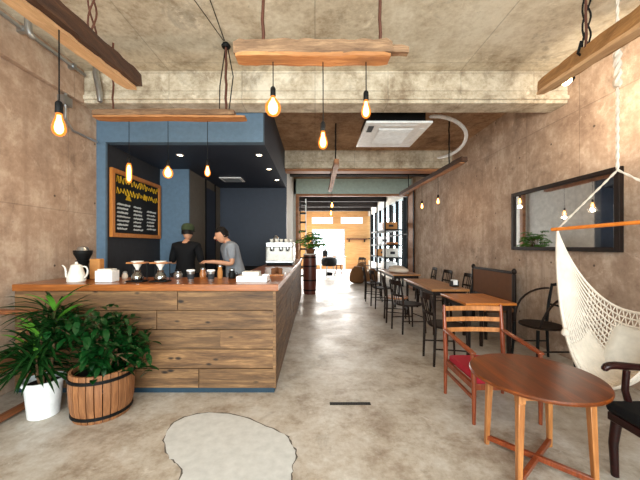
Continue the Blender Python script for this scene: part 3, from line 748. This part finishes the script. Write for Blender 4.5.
for ex in tips:
    for i in range(17):
        a = rd.uniform(0, 2*PI); el = rd.uniform(-.9, .8)
        b = Vector(ex)+Vector((rd.uniform(-.08, .08), rd.uniform(-.08, .08), rd.uniform(-.1, .08)))
        leaf_blade(fo, b, (math.cos(a)*math.cos(el), math.sin(a)*math.cos(el), math.sin(el)), rd.uniform(.07, .12), rd.uniform(.035, .052), rd.uniform(.4, 1.2), 4, .15)
fo.clamp_y(.285).build('foliage', M_leaf2, brl)
# plant on barrel at the bar end
t = thing('tall_barrel', 'tall dark red wooden barrel at far end of bar', 'barrel', (-.15, 8.75, 0))
MB().lathe([(.17, 0), (.19, .3), (.195, .6), (.19, .9), (.175, 1.12)], n=24).build('body', M_redwood, t)
for z, r in ((.12, .181), (.4, .196), (.8, .197), (1.05, .184)): MB().lathe([(r, z-.02), (r+.004, z), (r, z+.02)], n=24, closed=False).build('hoop', M_black, t)
MB().lathe([(.19, 1.12), (.19, 1.15)], n=24).build('lid', M_whitewall, t)
t = thing('potted_plant', 'bright green leafy plant in brown pot on tall red barrel', 'plant', (-.13, 8.75, 1.151))
MB().lathe([(.1, 0), (.14, .14), (.13, .14), (.1, .12)], n=20).build('pot', M_leather, t)
st = MB(); fo = MB()
for i in range(40):
    a = rd.uniform(0, 2*PI); r = rd.uniform(.05, .32); z = rd.uniform(.12, .62); ex = Vector((math.cos(a)*r, math.sin(a)*r, z))
    st.tube([(0, 0, .1), ex*.6+Vector((0, 0, .1)), ex], .006, 5)
    for q in range(3):
        b2 = rd.uniform(0, 2*PI); leaf_blade(fo, ex, (math.cos(b2), math.sin(b2), .3), rd.uniform(.16, .25), .1, 1.2, 4)
st.build('stem', M_stem, t); fo.build('foliage', M_leaf3, t)

# ------------------------------------------------------------ furniture
# round coffee table
ct = thing('round_coffee_table', 'round dark varnished wood coffee table with honey coloured legs', 'table', (1.40, 1.95, 0))
MB().lathe([(.355, .553), (.368, .558), (.371, .57), (.366, .578)], n=64).build('table_top', M_teaktop, ct)
LEG = [(-.235, -.207), (.225, -.207), (-.185, .20), (.235, .17)]
LEG = [(-.235, -.207), (.205, -.207), (-.19, .20), (.23, .17)]
for i, (x, y) in enumerate(LEG):
    l = MB().bar((x, y, 0), (x*.93, y*.93, .49), .026, .026, (0,1,0), .038, .038)
    l.bar((x*.93, y*.93, .49), (x*.92, y*.92, .553), .042, .042, (0,1,0))
    l.build('leg', M_legwood, ct, bevel=.003)
for i, j in ((0, 1), (1, 3), (3, 2), (2, 0)):
    a = Vector((LEG[i][0]*.92, LEG[i][1]*.92, .53)); b = Vector((LEG[j][0]*.92, LEG[j][1]*.92, .53))
    MB().bar(a, b, .018, .05).build('apron', M_legwood, ct, bevel=.002)
for i, j in ((0, 3), (1, 2)):
    a = Vector((LEG[i][0], LEG[i][1], .045+i*.004)); b = Vector((LEG[j][0], LEG[j][1], .045+i*.004))
    MB().bar(a, b, .026, .032).build('stretcher', M_teak, ct, bevel=.003)
# red seat armchair, facing camera
ar = thing('armchair', 'teak ladder back armchair with crimson red seat cushion', 'chair', (1.50, 2.63, 0))
hw, hd = .27, .25
for s in (-1, 1):
    MB().tube([(s*hw, hd, 0), (s*hw, hd-.01, .38), (s*(hw+.0), hd+.01, .6), (s*hw, hd+.03, .83)], [.014, .02, .019, .013], 10).build('rear_leg', M_teak, ar)
    MB().tube([(s*(hw-.01), -hd, 0), (s*(hw-.01), -hd, .35), (s*(hw-.005), -hd+.01, .54)], [.013, .02, .015], 10).build('front_leg', M_teak, ar)
    MB().bar((s*(hw-.005), -hd-.01, .55), (s*hw, hd+.0, .60), .045, .02).build('armrest', M_teak, ar, bevel=.006)
    MB().bar((s*(hw-.01), -hd, .20), (s*hw, hd, .22), .016, .03).build('side_stretcher', M_teak, ar, bevel=.003)
    MB().bar((s*(hw-.012), -hd, .29), (s*(hw-.005), hd-.01, .30), .022, .05).build('side_rail', M_teak, ar, bevel=.003)
for y in (-hd, hd): MB().bar((-hw, y, .295), (hw, y, .295), .022, .05).build('seat_rail', M_teak, ar, bevel=.003)
for z, h in ((.795, .042), (.692, .04), (.592, .04)):
    pts = [(-hw, hd+.025), (-hw*.5, hd+.045), (0, hd+.052), (hw*.5, hd+.045), (hw, hd+.025)]
    mb = MB()
    for a, b in zip(pts, pts[1:]): mb.bar((a[0], a[1], z), (b[0], b[1], z), .014, h)
    mb.build('back_slat', M_legwood, ar)
MB().box(-hw+.02, hw-.02, -hd-.015, hd-.02, .315, .375).build('seat_cushion', M_red, ar, bevel=.02)
# mahogany armchair at the right edge
ma = thing('armchair', 'dark mahogany armchair with black seat at right edge of floor', 'chair', (2.01, 1.64, 0))
for y in (-.24, .21):
    MB().tube([(-.19, y, 0), (-.20, y, .2), (-.17, y, .40)], [.02, .024, .03], 12).build('front_leg', M_mahog, ma)
    MB().tube([(.22, y, 0), (.20, y, .4), (.24, y, .68), (.28, y, .98)], [.018, .022, .02, .016], 10).build('rear_leg', M_mahog, ma)
    MB().tube([(-.26, y, .635), (-.25, y, .665), (-.2, y, .675), (-.05, y, .655), (.1, y, .66), (.24, y, .69)], [.018, .024, .026, .022, .02, .018], 10).build('armrest', M_mahog, ma, sub=1)
    MB().tube([(-.10, y, .42), (-.13, y, .52), (-.12, y, .64)], [.02, .018, .018], 10).build('arm_post', M_mahog, ma)
MB().box(-.23, .22, -.25, .22, .34, .39).build('seat_rail', M_mahog, ma, bevel=.006)
MB().box(-.24, .22, -.26, .23, .39, .455).build('seat_cushion', M_blackcush, ma, bevel=.025)
MB().box(.22, .26, -.22, .19, .62, .95).build('backrest', M_blackcush, ma, bevel=.02)

# cafe chair: faces +X, back at -X
def cafe_chair(loc, rz, label, group, seatm=None, arms=False, name='cafe_chair'):
    t = thing(name, label, 'chair', loc, rz, group)
    for s in (-1, 1):
        MB().tube([(-.20, s*.17, 0), (-.185, s*.17, .43), (-.20, s*.175, .6), (-.24, s*.17, .82)], [.014, .018, .016, .013], 8).build('rear_leg', M_dark, t)
        MB().tube([(.20, s*.19, 0), (.175, s*.17, .43)], [.012, .018], 8).build('front_leg', M_dark, t)
        MB().tube([(-.19, s*.17, .2), (.19, s*.185, .18)], .009, 6).build('side_stretcher', M_dark, t)
    MB().tube([(.187, -.18, .24), (.187, .18, .24)], .009, 6).build('front_stretcher', M_dark, t)
    pts = [(.21*math.cos(a)*(1.0 if math.cos(a) > 0 else .95), .21*math.sin(a)) for a in [2*PI*i/24 for i in range(24)]]
    MB().prism(pts, .43, .455).build('seat', seatm or M_dark, t, bevel=.008)
    mb = MB(); a = [(-.235, -.17), (-.26, -.09), (-.268, 0), (-.26, .09), (-.235, .17)]
    for p, q in zip(a, a[1:]): mb.bar((p[0], p[1], .80), (q[0], q[1], .80), .016, .075)
    mb.build('top_rail', M_dark, t)
    mb = MB()
    for p, q in zip(a, a[1:]): mb.bar((p[0]+.03, p[1], .60), (q[0]+.03, q[1], .60), .013, .035)
    mb.build('back_slat', M_dark, t)
    for y in (-.07, 0, .07): MB().tube([(-.19, y, .45), (-.255, y, .78)], .007, 6).build('spindle', M_dark, t)
    return t
GA = 'dark chairs on the aisle side of the cafe tables'; GW = 'dark chairs along the right wall'
c0 = cafe_chair((1.57, 3.68, 0), 0, 'dark wooden chair nearest behind the red seated armchair', GA)
dup(c0, (1.52, 4.98, 0), .25, 'second dark chair along aisle, beside the pale tabled pair', GA)
c2 = cafe_chair((1.50, 5.62, 0), -.12, 'dark chair with honey seat tucked beside the long pale table', GA, M_legwood)
dup(c0, (1.50, 6.85, 0), .1, 'dark chair on aisle side of the farthest table, nearer one', GA)
dup(c0, (1.47, 7.7, 0), -.1, 'dark chair on aisle side of the farthest table, farther one', GA)
dup(c2, (2.80, 6.02, 0), PI, 'dark chair against right wall opposite the long pale table', GW)
dup(c0, (2.76, 6.85, 0), PI+.1, 'dark chair by right wall, nearer one beside farthest table', GW)
dup(c0, (2.76, 7.65, 0), PI-.1, 'dark chair by right wall, farther one beside farthest table', GW)
# bentwood armchair by wall
ba = thing('bentwood_armchair', 'black bentwood armchair with curved arms below the wall mirror', 'chair', (2.68, 3.62, 0), PI)
for s in (-1, 1):
    MB().tube([(-.24, s*.2, 0), (-.22, s*.2, .44), (-.25, s*.2, .7), (-.29, s*.2, .92)], [.014, .018, .017, .014], 8).build('rear_leg', M_black, ba)
    MB().tube([(.2, s*.22, 0), (.18, s*.2, .44)], [.013, .018], 8).build('front_leg', M_black, ba)
    MB().tube([(-.27, s*.2, .86), (-.2, s*.235, .86), (-.05, s*.25, .82), (.08, s*.25, .72), (.15, s*.235, .58), (.17, s*.21, .45)], .014, 8).build('armrest', M_dark, ba, sub=1)
    MB().tube([(-.23, s*.2, .2), (.19, s*.21, .2)], .009, 6).build('side_stretcher', M_black, ba)
MB().prism([(.22*math.cos(2*PI*i/24), .235*math.sin(2*PI*i/24)) for i in range(24)], .44, .465).build('seat', M_dark, ba, bevel=.008)
MB().tube([(-.29, -.2, .90), (-.31, -.1, .93), (-.315, 0, .94), (-.31, .1, .93), (-.29, .2, .90)], .018, 8).build('top_rail', M_black, ba)
MB().tube([(-.26, -.2, .66), (-.29, 0, .66), (-.26, .2, .66)], .012, 8).build('back_slat', M_black, ba)
# settle bench by wall, faces -X
se = thing('settle_bench', 'wooden settle with brown panel back and turned posts by wall', 'bench', (2.75, 5.10, 0))
for y in (-.58, .58):
    MB().lathe([(.028, 0), (.028, .95), (.02, .965), (.034, .99), (.034, 1.02), (.015, 1.05)], (.2, y, 0), 14).build('post', M_dark, se)
    MB().tube([(-.22, y, 0), (-.22, y, .42)], [.02, .026], 10).build('front_leg', M_dark, se)
MB().box(.185, .215, -.56, .56, .55, .97).build('back_panel', M_leather, se, bevel=.008)
for z in (.52, .985): MB().box(.18, .22, -.56, .56, z-.02, z+.02).build('back_rail', M_dark, se, bevel=.004)
MB().box(-.25, .2, -.6, .6, .40, .46).build('seat', M_leather, se, bevel=.015)
# cafe tables
def table(loc, w, l, h, m, label, name='cafe_table', th=.03, group=None):
    t = thing(name, label, 'table', loc, 0, group)
    MB().box(-w/2, w/2, -l/2, l/2, h-th, h).build('table_top', m, t, bevel=.005)
    for x in (-1, 1):
        for y in (-1, 1): MB().bar((x*(w/2-.06), y*(l/2-.06), 0), (x*(w/2-.06), y*(l/2-.06), h-th), .035, .035, (0,1,0), .045, .045).build('leg', M_dark, t, bevel=.003)
    for y in (-1, 1): MB().box(-w/2+.06, w/2-.06, y*(l/2-.06)-.01, y*(l/2-.06)+.01, h-th-.07, h-th).build('apron', M_dark, t)
    for x in (-1, 1): MB().box(x*(w/2-.06)-.01, x*(w/2-.06)+.01, -l/2+.06, l/2-.06, h-th-.07, h-th).build('apron', M_dark, t)
    return t
table((2.06, 3.92, 0), .60, .72, .72, M_orangewood, 'small table with glossy orange wood top behind the red armchair')
table((2.08, 5.42, 0), .58, 1.5, .72, M_tablewood, 'long pale brown table in the middle of the right row', th=.035)
table((2.05, 7.6, 0), .62, 1.6, .74, M_tablewood, 'farthest table of the right row heaped with pale sacks')
for i, (x, y, rz, lab) in enumerate(((2.0, 7.3, .3, 'pale folded sack lying on near end of farthest table'), (2.12, 7.9, -.4, 'pale folded sack lying on far end of farthest table'))):
    mb = MB(); n = 12
    q = mb.lathe([(.05, 0), (.2, .01), (.23, .05), (.2, .1), (.08, .13), (.01, .135)], n=16, sx=1, sy=1.3)
    o = mb.build('cloth_sack', M_cotton, sub=1); o.location = (x, y, .741); o.rotation_euler = (0, 0, rz); tag(o, lab, 'sack')
t = thing('napkin_holder', 'small dark holder with white napkins at wall end of table', 'napkin holder', (2.28, 5.0, .721))
MB().box(-.05, .05, -.06, .06, 0, .03).box(-.05, -.04, -.06, .06, .03, .09).box(.04, .05, -.06, .06, .03, .09).build('holder', M_black, t)
MB().box(-.035, .035, -.05, .05, .03, .11).build('napkins', M_white, t)

# bench at the left edge
bn = thing('wooden_bench', 'old brown wooden bench with arm frame against left wall', 'bench', (-2.68, 2.05, 0))
for y in (-.6, .6):
    MB().tube([(.2, y, 0), (.23, y, .12), (.19, y, .3), (.17, y, .45), (.21, y, .62), (.2, y, .80)], [.03, .026, .022, .026, .022, .028], 10).build('front_leg', M_oldwood, bn, sub=1)
    MB().tube([(-.19, y, 0), (-.19, y, .9)], .025, 10).build('rear_leg', M_oldwood, bn)
    MB().box(-.2, .25, y-.035, y+.035, .80, .835).build('armrest', M_oldwood, bn, bevel=.008)
MB().box(-.19, .22, -.6, .6, .39, .43).build('seat', M_oldwood, bn, bevel=.008)
MB().box(.2, .245, -.6, .6, .02, .07).build('base_rail', M_oldwood, bn, bevel=.006)
MB().box(-.205, -.175, -.6, .6, .5, .88).build('backrest', M_oldwood, bn, bevel=.006)

# ------------------------------------------------------------ hammock chair
hm = thing('hammock_chair', 'cream net hammock chair hanging from orange spreader bar by rope', 'hammock chair')
eL = Vector((2.29, 2.88, 1.55)); ap = Vector((2.42, 2.44, 2.0)); eR = Vector((2.62, 2.0, 1.59))
MB().tube([eL+(eL-eR).normalized()*.05, eR-(eL-eR).normalized()*.05], .0165, 12).build('spreader_bar', M_dowel, hm)
def rope(a, b, r=.008, tw=True, n=30):
    a = Vector(a); b = Vector(b); d = (b-a).normalized(); u = d.orthogonal().normalized(); w = d.cross(u); mb = MB()
    L = (b-a).length; n = max(8, int(L*40))
    for s in range(2):
        mb.tube([a.lerp(b, i/n)+(u*math.cos(i*1.1+s*PI)+w*math.sin(i*1.1+s*PI))*r*.5 for i in range(n+1)], r*.6, 5)
    return mb
rope(ap, (2.42, 2.44, ZC), .012).build('hanging_rope', M_cotton, hm)
mb = rope(ap+Vector((0,0,.66)), ap+Vector((0,0,1.0)), .028); mb.build('rope_knot', M_cotton, hm)
rope(ap, eL, .009).build('bridle_rope', M_cotton, hm); rope(ap, eR, .009).build('bridle_rope', M_cotton, hm)
# sling net: u from far bar end to near bar end, v from back edge to front edge
MID = (eL+eR)/2; PERP = Vector((.936, .351, 0))
def net(u, v):
    o = .22*(1-v)**2+.10*2*v*(1-v)-.30*v*v          # offset across, from the back edge to the front edge
    z = .86*(1-v)**2+.24*2*v*(1-v)+.33*v*v
    end = eL if u < .5 else eR
    s = abs(u-.5)*2; k = 1-s**1.8
    g = 1-(1-s)**1.25
    zz = .47+(end.z-.47)*s**2.0+(z-.47)*k
    return Vector((MID.x+(end.x-MID.x)*g, MID.y+(end.y-MID.y)*g, 0))+PERP*(o*k)+Vector((0, 0, zz-.02))
NU, NV = 56, 20
rows = []
body = MB()
for j in range(NV+1):
    v = j/NV; pts = [net(i/NU, v) for i in range(NU+1)]
    body.tube(pts, .0075 if 0 < j < NV else .012, 5)
for i in range(13, NU-12):
    # cross strands in pairs forming net openings
    pts = []
    for j in range(NV+1):
        off = (.35 if (j+i) % 2 else -.35)
        pts.append(net((i+off)/NU, j/NV))
    body.tube(pts, .0052, 4)
body.build('net', M_cotton, hm)
cl = MB(); nu, nv = 30, 10
vsx = []; fs = []
for i in range(nu+1):
    for j in range(nv+1): 
        p = net(.27+.50*i/nu, .42+.54*j/nv); vsx.append(p+Vector((.004, 0, -.006)))
for i in range(nu):
    for j in range(nv): 
        a = i*(nv+1)+j; fs.append((a, a+1, a+nv+2, a+nv+1))
cl.add(vsx, fs); cl.build('woven_seat', M_cotton, hm, solid=.006)
# tassel / knot at left
MB().lathe([(.005, -.04), (.03, -.02), (.034, 0), (.02, .03), (.005, .04)], net(.24, 1.0)+Vector((0,0,0)), 12).build('knot', M_cotton, hm)
# cushion
cu = MB(); nn = 10; vsx = []
for side in (1, -1):
    for i in range(nn+1):
        for j in range(nn+1):
            x = i/nn*2-1; y = j/nn*2-1; hgt = .075*((1-x**4)*(1-y**4))**.6
            vsx.append((x*.2, y*.2, side*hgt))
k = (nn+1)**2; fs = []
for s in range(2):
    for i in range(nn):
        for j in range(nn): a = s*k+i*(nn+1)+j; fs.append((a, a+1, a+nn+2, a+nn+1))
cu.add(vsx, fs)
co = cu.build('seat_cushion_pillow', M_cushion); co.name = 'cushion'
co.location = (2.60, 2.46, .53); co.rotation_euler = (.3, math.radians(-62), .2)
tag(co, 'white square cushion lying in the hanging net hammock chair', 'cushion')

# ------------------------------------------------------------ people (skin modifier bodies)
def skin_mesh(name, chain, m, parent, root=0, sub=2):
    """chain: list of (pos, radius, parent index)"""
    me = bpy.data.meshes.new(name)
    me.from_pydata([c[0] for c in chain], [(i, c[2]) for i, c in enumerate(chain) if c[2] is not None], [])
    o = bpy.data.objects.new(name, me); COL.objects.link(o)
    md = o.modifiers.new('skin', 'SKIN'); md.use_smooth_shade = True
    sk = me.skin_vertices[0].data
    for i, c in enumerate(chain):
        r = c[1] if isinstance(c[1], tuple) else (c[1], c[1]); sk[i].radius = r; sk[i].use_root = (i == root)
    s = o.modifiers.new('sub', 'SUBSURF'); s.levels = sub; s.render_levels = sub
    me.materials.append(m)
    if parent: o.parent = parent
    return o
def person(loc, rz, label, lean, headz, shirt, hair_kind):
    """faces local -Y. lean: forward offset of the shoulders; headz: extra head drop"""
    t = thing('person', label, 'person', loc, rz)
    f = -lean
    P = Vector
    neck = P((0, f*.9, 1.44)); head0 = P((0, f*1.15-.01, 1.50)); hc = P((0, f*1.3-.03, 1.60+headz))
    hands = {}
    ch = [((0, 0, .96), .13, None), ((0, f*.3, 1.10), .115, 0), ((0, f*.65, 1.27), .135, 1), ((0, f*.85, 1.38), .10, 2), (tuple(neck), .052, 3), (tuple(head0), .055, 4)]
    def add(p, r, par): ch.append((tuple(p), r, par)); return len(ch)-1
    for s in (-1, 1):
        a = add((s*.165, f*.85, 1.385), .058, 3)
        e_ = add((s*.235, f*.7-.02, 1.12), .042, a)
        w = add((s*.13, f*.9-.24, 1.14+(.02 if s > 0 else 0)), .028, e_)
        pm = add((s*.105, f*.9-.31, 1.15), .03, w)
        hands[s] = (w, pm)
        for q in range(4):
            fx = s*(.13-.018*q); L = (.05, .058, .055, .042)[q]
            k1 = add((fx, f*.9-.345, 1.155), .009, pm); add((fx-s*.012, f*.9-.345-L*.6, 1.13), .008, k1)
        k1 = add((s*.075, f*.9-.29, 1.165), .010, pm); add((s*.06, f*.9-.325, 1.16), .009, k1)
        h = add((s*.095, .01, .88), .088, 0); kn = add((s*.1, -.01, .50), .058, h); an = add((s*.1, .02, .10), .038, kn)
        ft = add((s*.105, -.12, .04), .036, an)
    skin_mesh('body', ch, M_skin, t)
    # head: shaped ellipsoid with jaw, nose, ears
    mb = MB(); n = 20; rows = 16; vsx = []
    for i in range(rows+1):
        th = PI*i/rows; z = math.cos(th)
        for j in range(n):
            a = 2*PI*j/n; r = math.sin(th); x = r*math.cos(a)*.078; y = r*math.sin(a)*.095; zz = z*.118
            if z < 0: x *= 1+z*.22; y = y*(1+z*.12)-(.012*-z)
            if math.sin(a) < -.85 and -.35 < z < .05: y -= .010
            vsx.append((x, y, zz))
    fs = [(i*n+j, i*n+(j+1)%n, (i+1)*n+(j+1)%n, (i+1)*n+j) for i in range(rows) for j in range(n)]
    tilt = Matrix.Translation(hc) @ Matrix.Rotation(math.radians(18 if lean > .1 else 6), 4, 'X')
    mb.add(vsx, fs).tf(tilt); hd = mb.build('head', M_skin, t)
    MB().tube([(0, -.098, .012), (0, -.116, -.022), (0, -.100, -.03)], [.008, .013, .008], 8).tf(tilt).build('nose', M_skin, hd)
    for s in (-1, 1):
        MB().lathe([(.001, -.006), (.018, -.004), (.02, .004), (.001, .006)], n=12, sy=1.5).tf(tilt @ Matrix.Translation((s*.079, .008, -.005)) @ Matrix.Rotation(PI/2, 4, 'Y')).build('ear', M_skin, hd)
        MB().lathe([(.001, -.004), (.009, 0), (.001, .004)], n=10).tf(tilt @ Matrix.Translation((s*.03, -.090, .012)) @ Matrix.Rotation(PI/2, 4, 'X')).build('eye', M_hair, hd)
    MB().tube([(-.022, -.092, -.055), (0, -.098, -.056), (.022, -.092, -.055)], .005, 6).tf(tilt).build('mouth', M_red, hd)
    mb = MB(); vsx = []
    for i in range(rows+1):
        th = PI*.60*i/rows; z = math.cos(th)
        for j in range(n):
            a = 2*PI*j/n; r = math.sin(th); x = r*math.cos(a)*.088; y = r*math.sin(a)*.105+.008; zz = z*.128
            if math.sin(a) < -.2 and z < .45: zz = .128*.45+(.45-z)*.01; y *= .9
            jz = random.uniform(-.004, .004)
            vsx.append((x+jz, y+jz, zz+jz))
    mb.add(vsx, fs[:]).tf(tilt); mb.build('hair', M_hair, t)
    if hair_kind == 'cap':
        mb = MB().lathe([(.094, .03), (.098, .05), (.095, .09), (.075, .128), (.03, .145), (.001, .147)], n=20, sy=1.18).tf(tilt)
        cpo = mb.build('cap', M_capgreen, t)
        MB().prism([(-.06, -.10), (-.05, -.17), (0, -.19), (.05, -.17), (.06, -.10)], .036, .044).tf(tilt).build('brim', M_capgreen, cpo)
    # shirt: torso and upper sleeves, a little larger than the body
    g = [((0, 0, .84), .17, None), ((0, f*.3, 1.10), .135, 0), ((0, f*.65, 1.27), .155, 1), ((0, f*.85, 1.385), .125, 2), ((0, f*.92, 1.475), .076, 3)]
    for s in (-1, 1):
        g.append(((s*.172, f*.85, 1.38), .072, 3)); k_ = len(g)-1
        g.append(((s*.222, f*.74-.015, 1.17), .058, k_))
        if shirt is M_shirtblack: g.append(((s*.235, f*.7-.03, 1.12), .052, len(g)-1)); 
    g.append(((0, .0, .76), .15, 0)); skin_mesh('shirt', g, shirt, t)
    g = [((0, 0, .95), .14, None)]
    for s in (-1, 1):
        g.append(((s*.095, .01, .87), .10, 0)); k_ = len(g)-1
        g.append(((s*.1, -.01, .50), .072, k_)); g.append(((s*.1, .02, .09), .055, len(g)-1))
    skin_mesh('trousers', g, M_trouser, t)
    for s in (-1, 1): MB().box(s*.105-.045, s*.105+.045, -.18, .07, 0, .07).build('shoe', M_black, t, bevel=.02)
    return t
person((-2.02, 4.75, 0), PI, 'person in black shirt and green cap seen from behind at bar', .05, .0, M_shirtblack, 'cap')
person((-1.20, 4.72, 0), math.radians(-62), 'person in grey shirt with short dark hair looking down at hands', .16, -.05, M_shirtgrey, 'short')

# ------------------------------------------------------------ far room
t = thing('ceiling_light', 'long white light panel on the far room ceiling, right one', 'ceiling light', (1.9, 14.2, ZC), 0, 'light panels on the far ceiling')
MB().box(-.75, .75, -.3, .3, -.07, -.005).build('housing', M_white, t); MB().box(-.7, .7, -.25, .25, -.09, -.07).build('diffuser', M_screen, t)
dup(t, (-.05, 14.2, ZC), 0, 'long white light panel on the far room ceiling, left one')
sh = thing('shelf_rack', 'tall black metal shelf rack in far room beside side glazing', 'shelf', (2.66, 11.6, 0))
for x in (-.3, .3):
    for y in (-1.3, 0, 1.3): MB().box(x-.025, x+.025, y-.025, y+.025, 0, 2.9).build('post', M_black, sh)
for z in (.45, .98, 1.42, 1.94): MB().box(-.3, .3, -1.3, 1.3, z-.05, z).build('shelf_board', M_black, sh)
for i, (x, y, z, w, l, h, m, lab) in enumerate((
    (-.06, -1.0, 1.94, .42, .35, .24, M_card, 'orange cardboard box on top shelf of black rack'),
    (.0, -.1, 1.94, .38, .5, .3, M_white, 'white box on top shelf behind the orange cardboard box'),
    (-.02, -.85, 1.42, .4, .6, .07, M_orangewood, 'flat orange wooden crate on third shelf of rack'),
    (0, .35, 1.42, .36, .6, .3, M_white, 'white carton on third shelf deeper in the rack'),
    (-.0, -.8, .98, .4, .7, .3, M_whitewall, 'wide cream carton on second shelf of rack'),
    (.0, .6, .98, .4, .5, .26, M_card, 'brown carton on second shelf deeper in the rack'),
    (.0, -.6, .45, .4, .8, .34, M_white, 'white storage box on lowest shelf of rack'))):
    t = thing('carton', lab, 'box', (2.66+x, 11.6+y, z+.001), 0, 'boxes on the black shelf rack')
    MB().box(-w/2, w/2, -l/2, l/2, 0, h).build('body', m, t, bevel=.01)
    MB().box(-w/2-.004, w/2+.004, -.03, .03, .01, h+.004).build('tape_band', M_edge, t)
    MB().box(-.08, .08, -l/2-.005, -l/2+.005, h*.35, h*.65).build('front_tag', M_grey, t)
# left rack
lr = thing('ladder_rack', 'narrow black and white ladder rack at left of far room opening', 'rack', (-.42, 10.6, 0))
for x in (-.1, .1): MB().box(x-.02, x+.02, -.02, .02, 0, 3.0).build('rail', M_white if x > 0 else M_black, lr)
for k in range(9): MB().box(-.1, .1, -.05, .05, .3+k*.31, .36+k*.31).build('rung', M_black, lr)
# sacks on the floor
def sack(x, y, w, h, rz, lab):
    o = MB().lathe([(.02, 0), (w*.9, .01), (w, h*.25), (w*.95, h*.6), (w*.7, h*.86), (w*.42, h*.93), (w*.5, h), (w*.3, h*.99)], n=18, sy=.8).build('burlap_sack', M_burlap, sub=1)
    o.location = (x, y, 0); o.rotation_euler = (.05, .06, rz); tag(o, lab, 'sack', 'burlap coffee sacks on the far floor')
sack(1.52, 11.2, .30, .62, .3, 'burlap coffee sack on far floor, left one near the aisle')
sack(2.02, 10.9, .28, .55, 1.2, 'burlap coffee sack on far floor, right one before black rack')
sack(1.8, 11.9, .30, .7, 2.2, 'burlap coffee sack standing behind the other two sacks')
# round black roaster / grill
rt = thing('round_roaster', 'round black drum roaster on pale legs before the far window', 'roaster', (.62, 13.4, 0))
MB().lathe([(.28, .48), (.34, .58), (.34, .74), (.28, .84), (.08, .9)], n=24).build('drum', M_black, rt)
for a in (0, 2.1, 4.2): MB().tube([(.18*math.cos(a), .18*math.sin(a), .5), (.26*math.cos(a), .26*math.sin(a), 0)], .025, 8).build('leg', M_steel, rt)
MB().lathe([(.12, .05), (.16, .07), (.16, .2), (.1, .22)], n=18).build('lower_pan', M_black, rt)
MB().tube([(.1, 0, .88), (.14, 0, 1.0), (-.14, 0, 1.0), (-.1, 0, .88)], .012, 6).build('handle', M_black, rt)
t = thing('wooden_stool', 'small brown wooden stool on floor right of black roaster', 'stool', (1.15, 14.8, 0))
MB().lathe([(.2, .42), (.22, .44), (.2, .47)], n=20).build('seat', M_redwood, t)
for a in (.8, 2.4, 3.9, 5.5): MB().tube([(.13*math.cos(a), .13*math.sin(a), .42), (.2*math.cos(a), .2*math.sin(a), 0)], .02, 6).build('leg', M_redwood, t)
dup(c0, (1.95, 13.3, 0), 1.9, 'small black chair in far room behind burlap sacks', 'chairs in the far room')
dup(c0, (2.35, 14.2, 0), .6, 'small dark chair deep in far room below wall shelf', 'chairs in the far room')
ws = thing('wall_shelf', 'long reddish wooden wall shelf on the far orange wall', 'shelf', (2.45, 17.85, 1.72))
MB().box(-.6, .6, -.14, .145, 0, .06).build('board', M_redwood, ws)
for x in (-.45, .45): MB().box(x-.02, x+.02, -.1, .14, -.15, 0).build('bracket', M_black, ws)
dk = thing('work_table', 'pale work table below the big far window', 'table', (.95, 16.6, 0))
MB().box(-.7, .7, -.35, .35, .74, .78).build('table_top', M_legwood, dk)
for x in (-.64, .64):
    for y in (-.3, .3): MB().box(x-.03, x+.03, y-.03, y+.03, 0, .74).build('leg', M_white, dk)
for i, (x, m, lab) in enumerate(((-.4, M_black, 'black machine block on left of pale far work table'), (.1, M_white, 'white machine block in middle of pale far work table'))):
    t = thing('tabletop_machine', lab, 'machine', (.95+x, 16.6, .781))
    MB().box(-.13, .13, -.15, .15, 0, .3).build('body', m, t, bevel=.02); MB().lathe([(.05, .3), (.09, .38), (.085, .4)], n=14).build('hopper', M_steel, t)
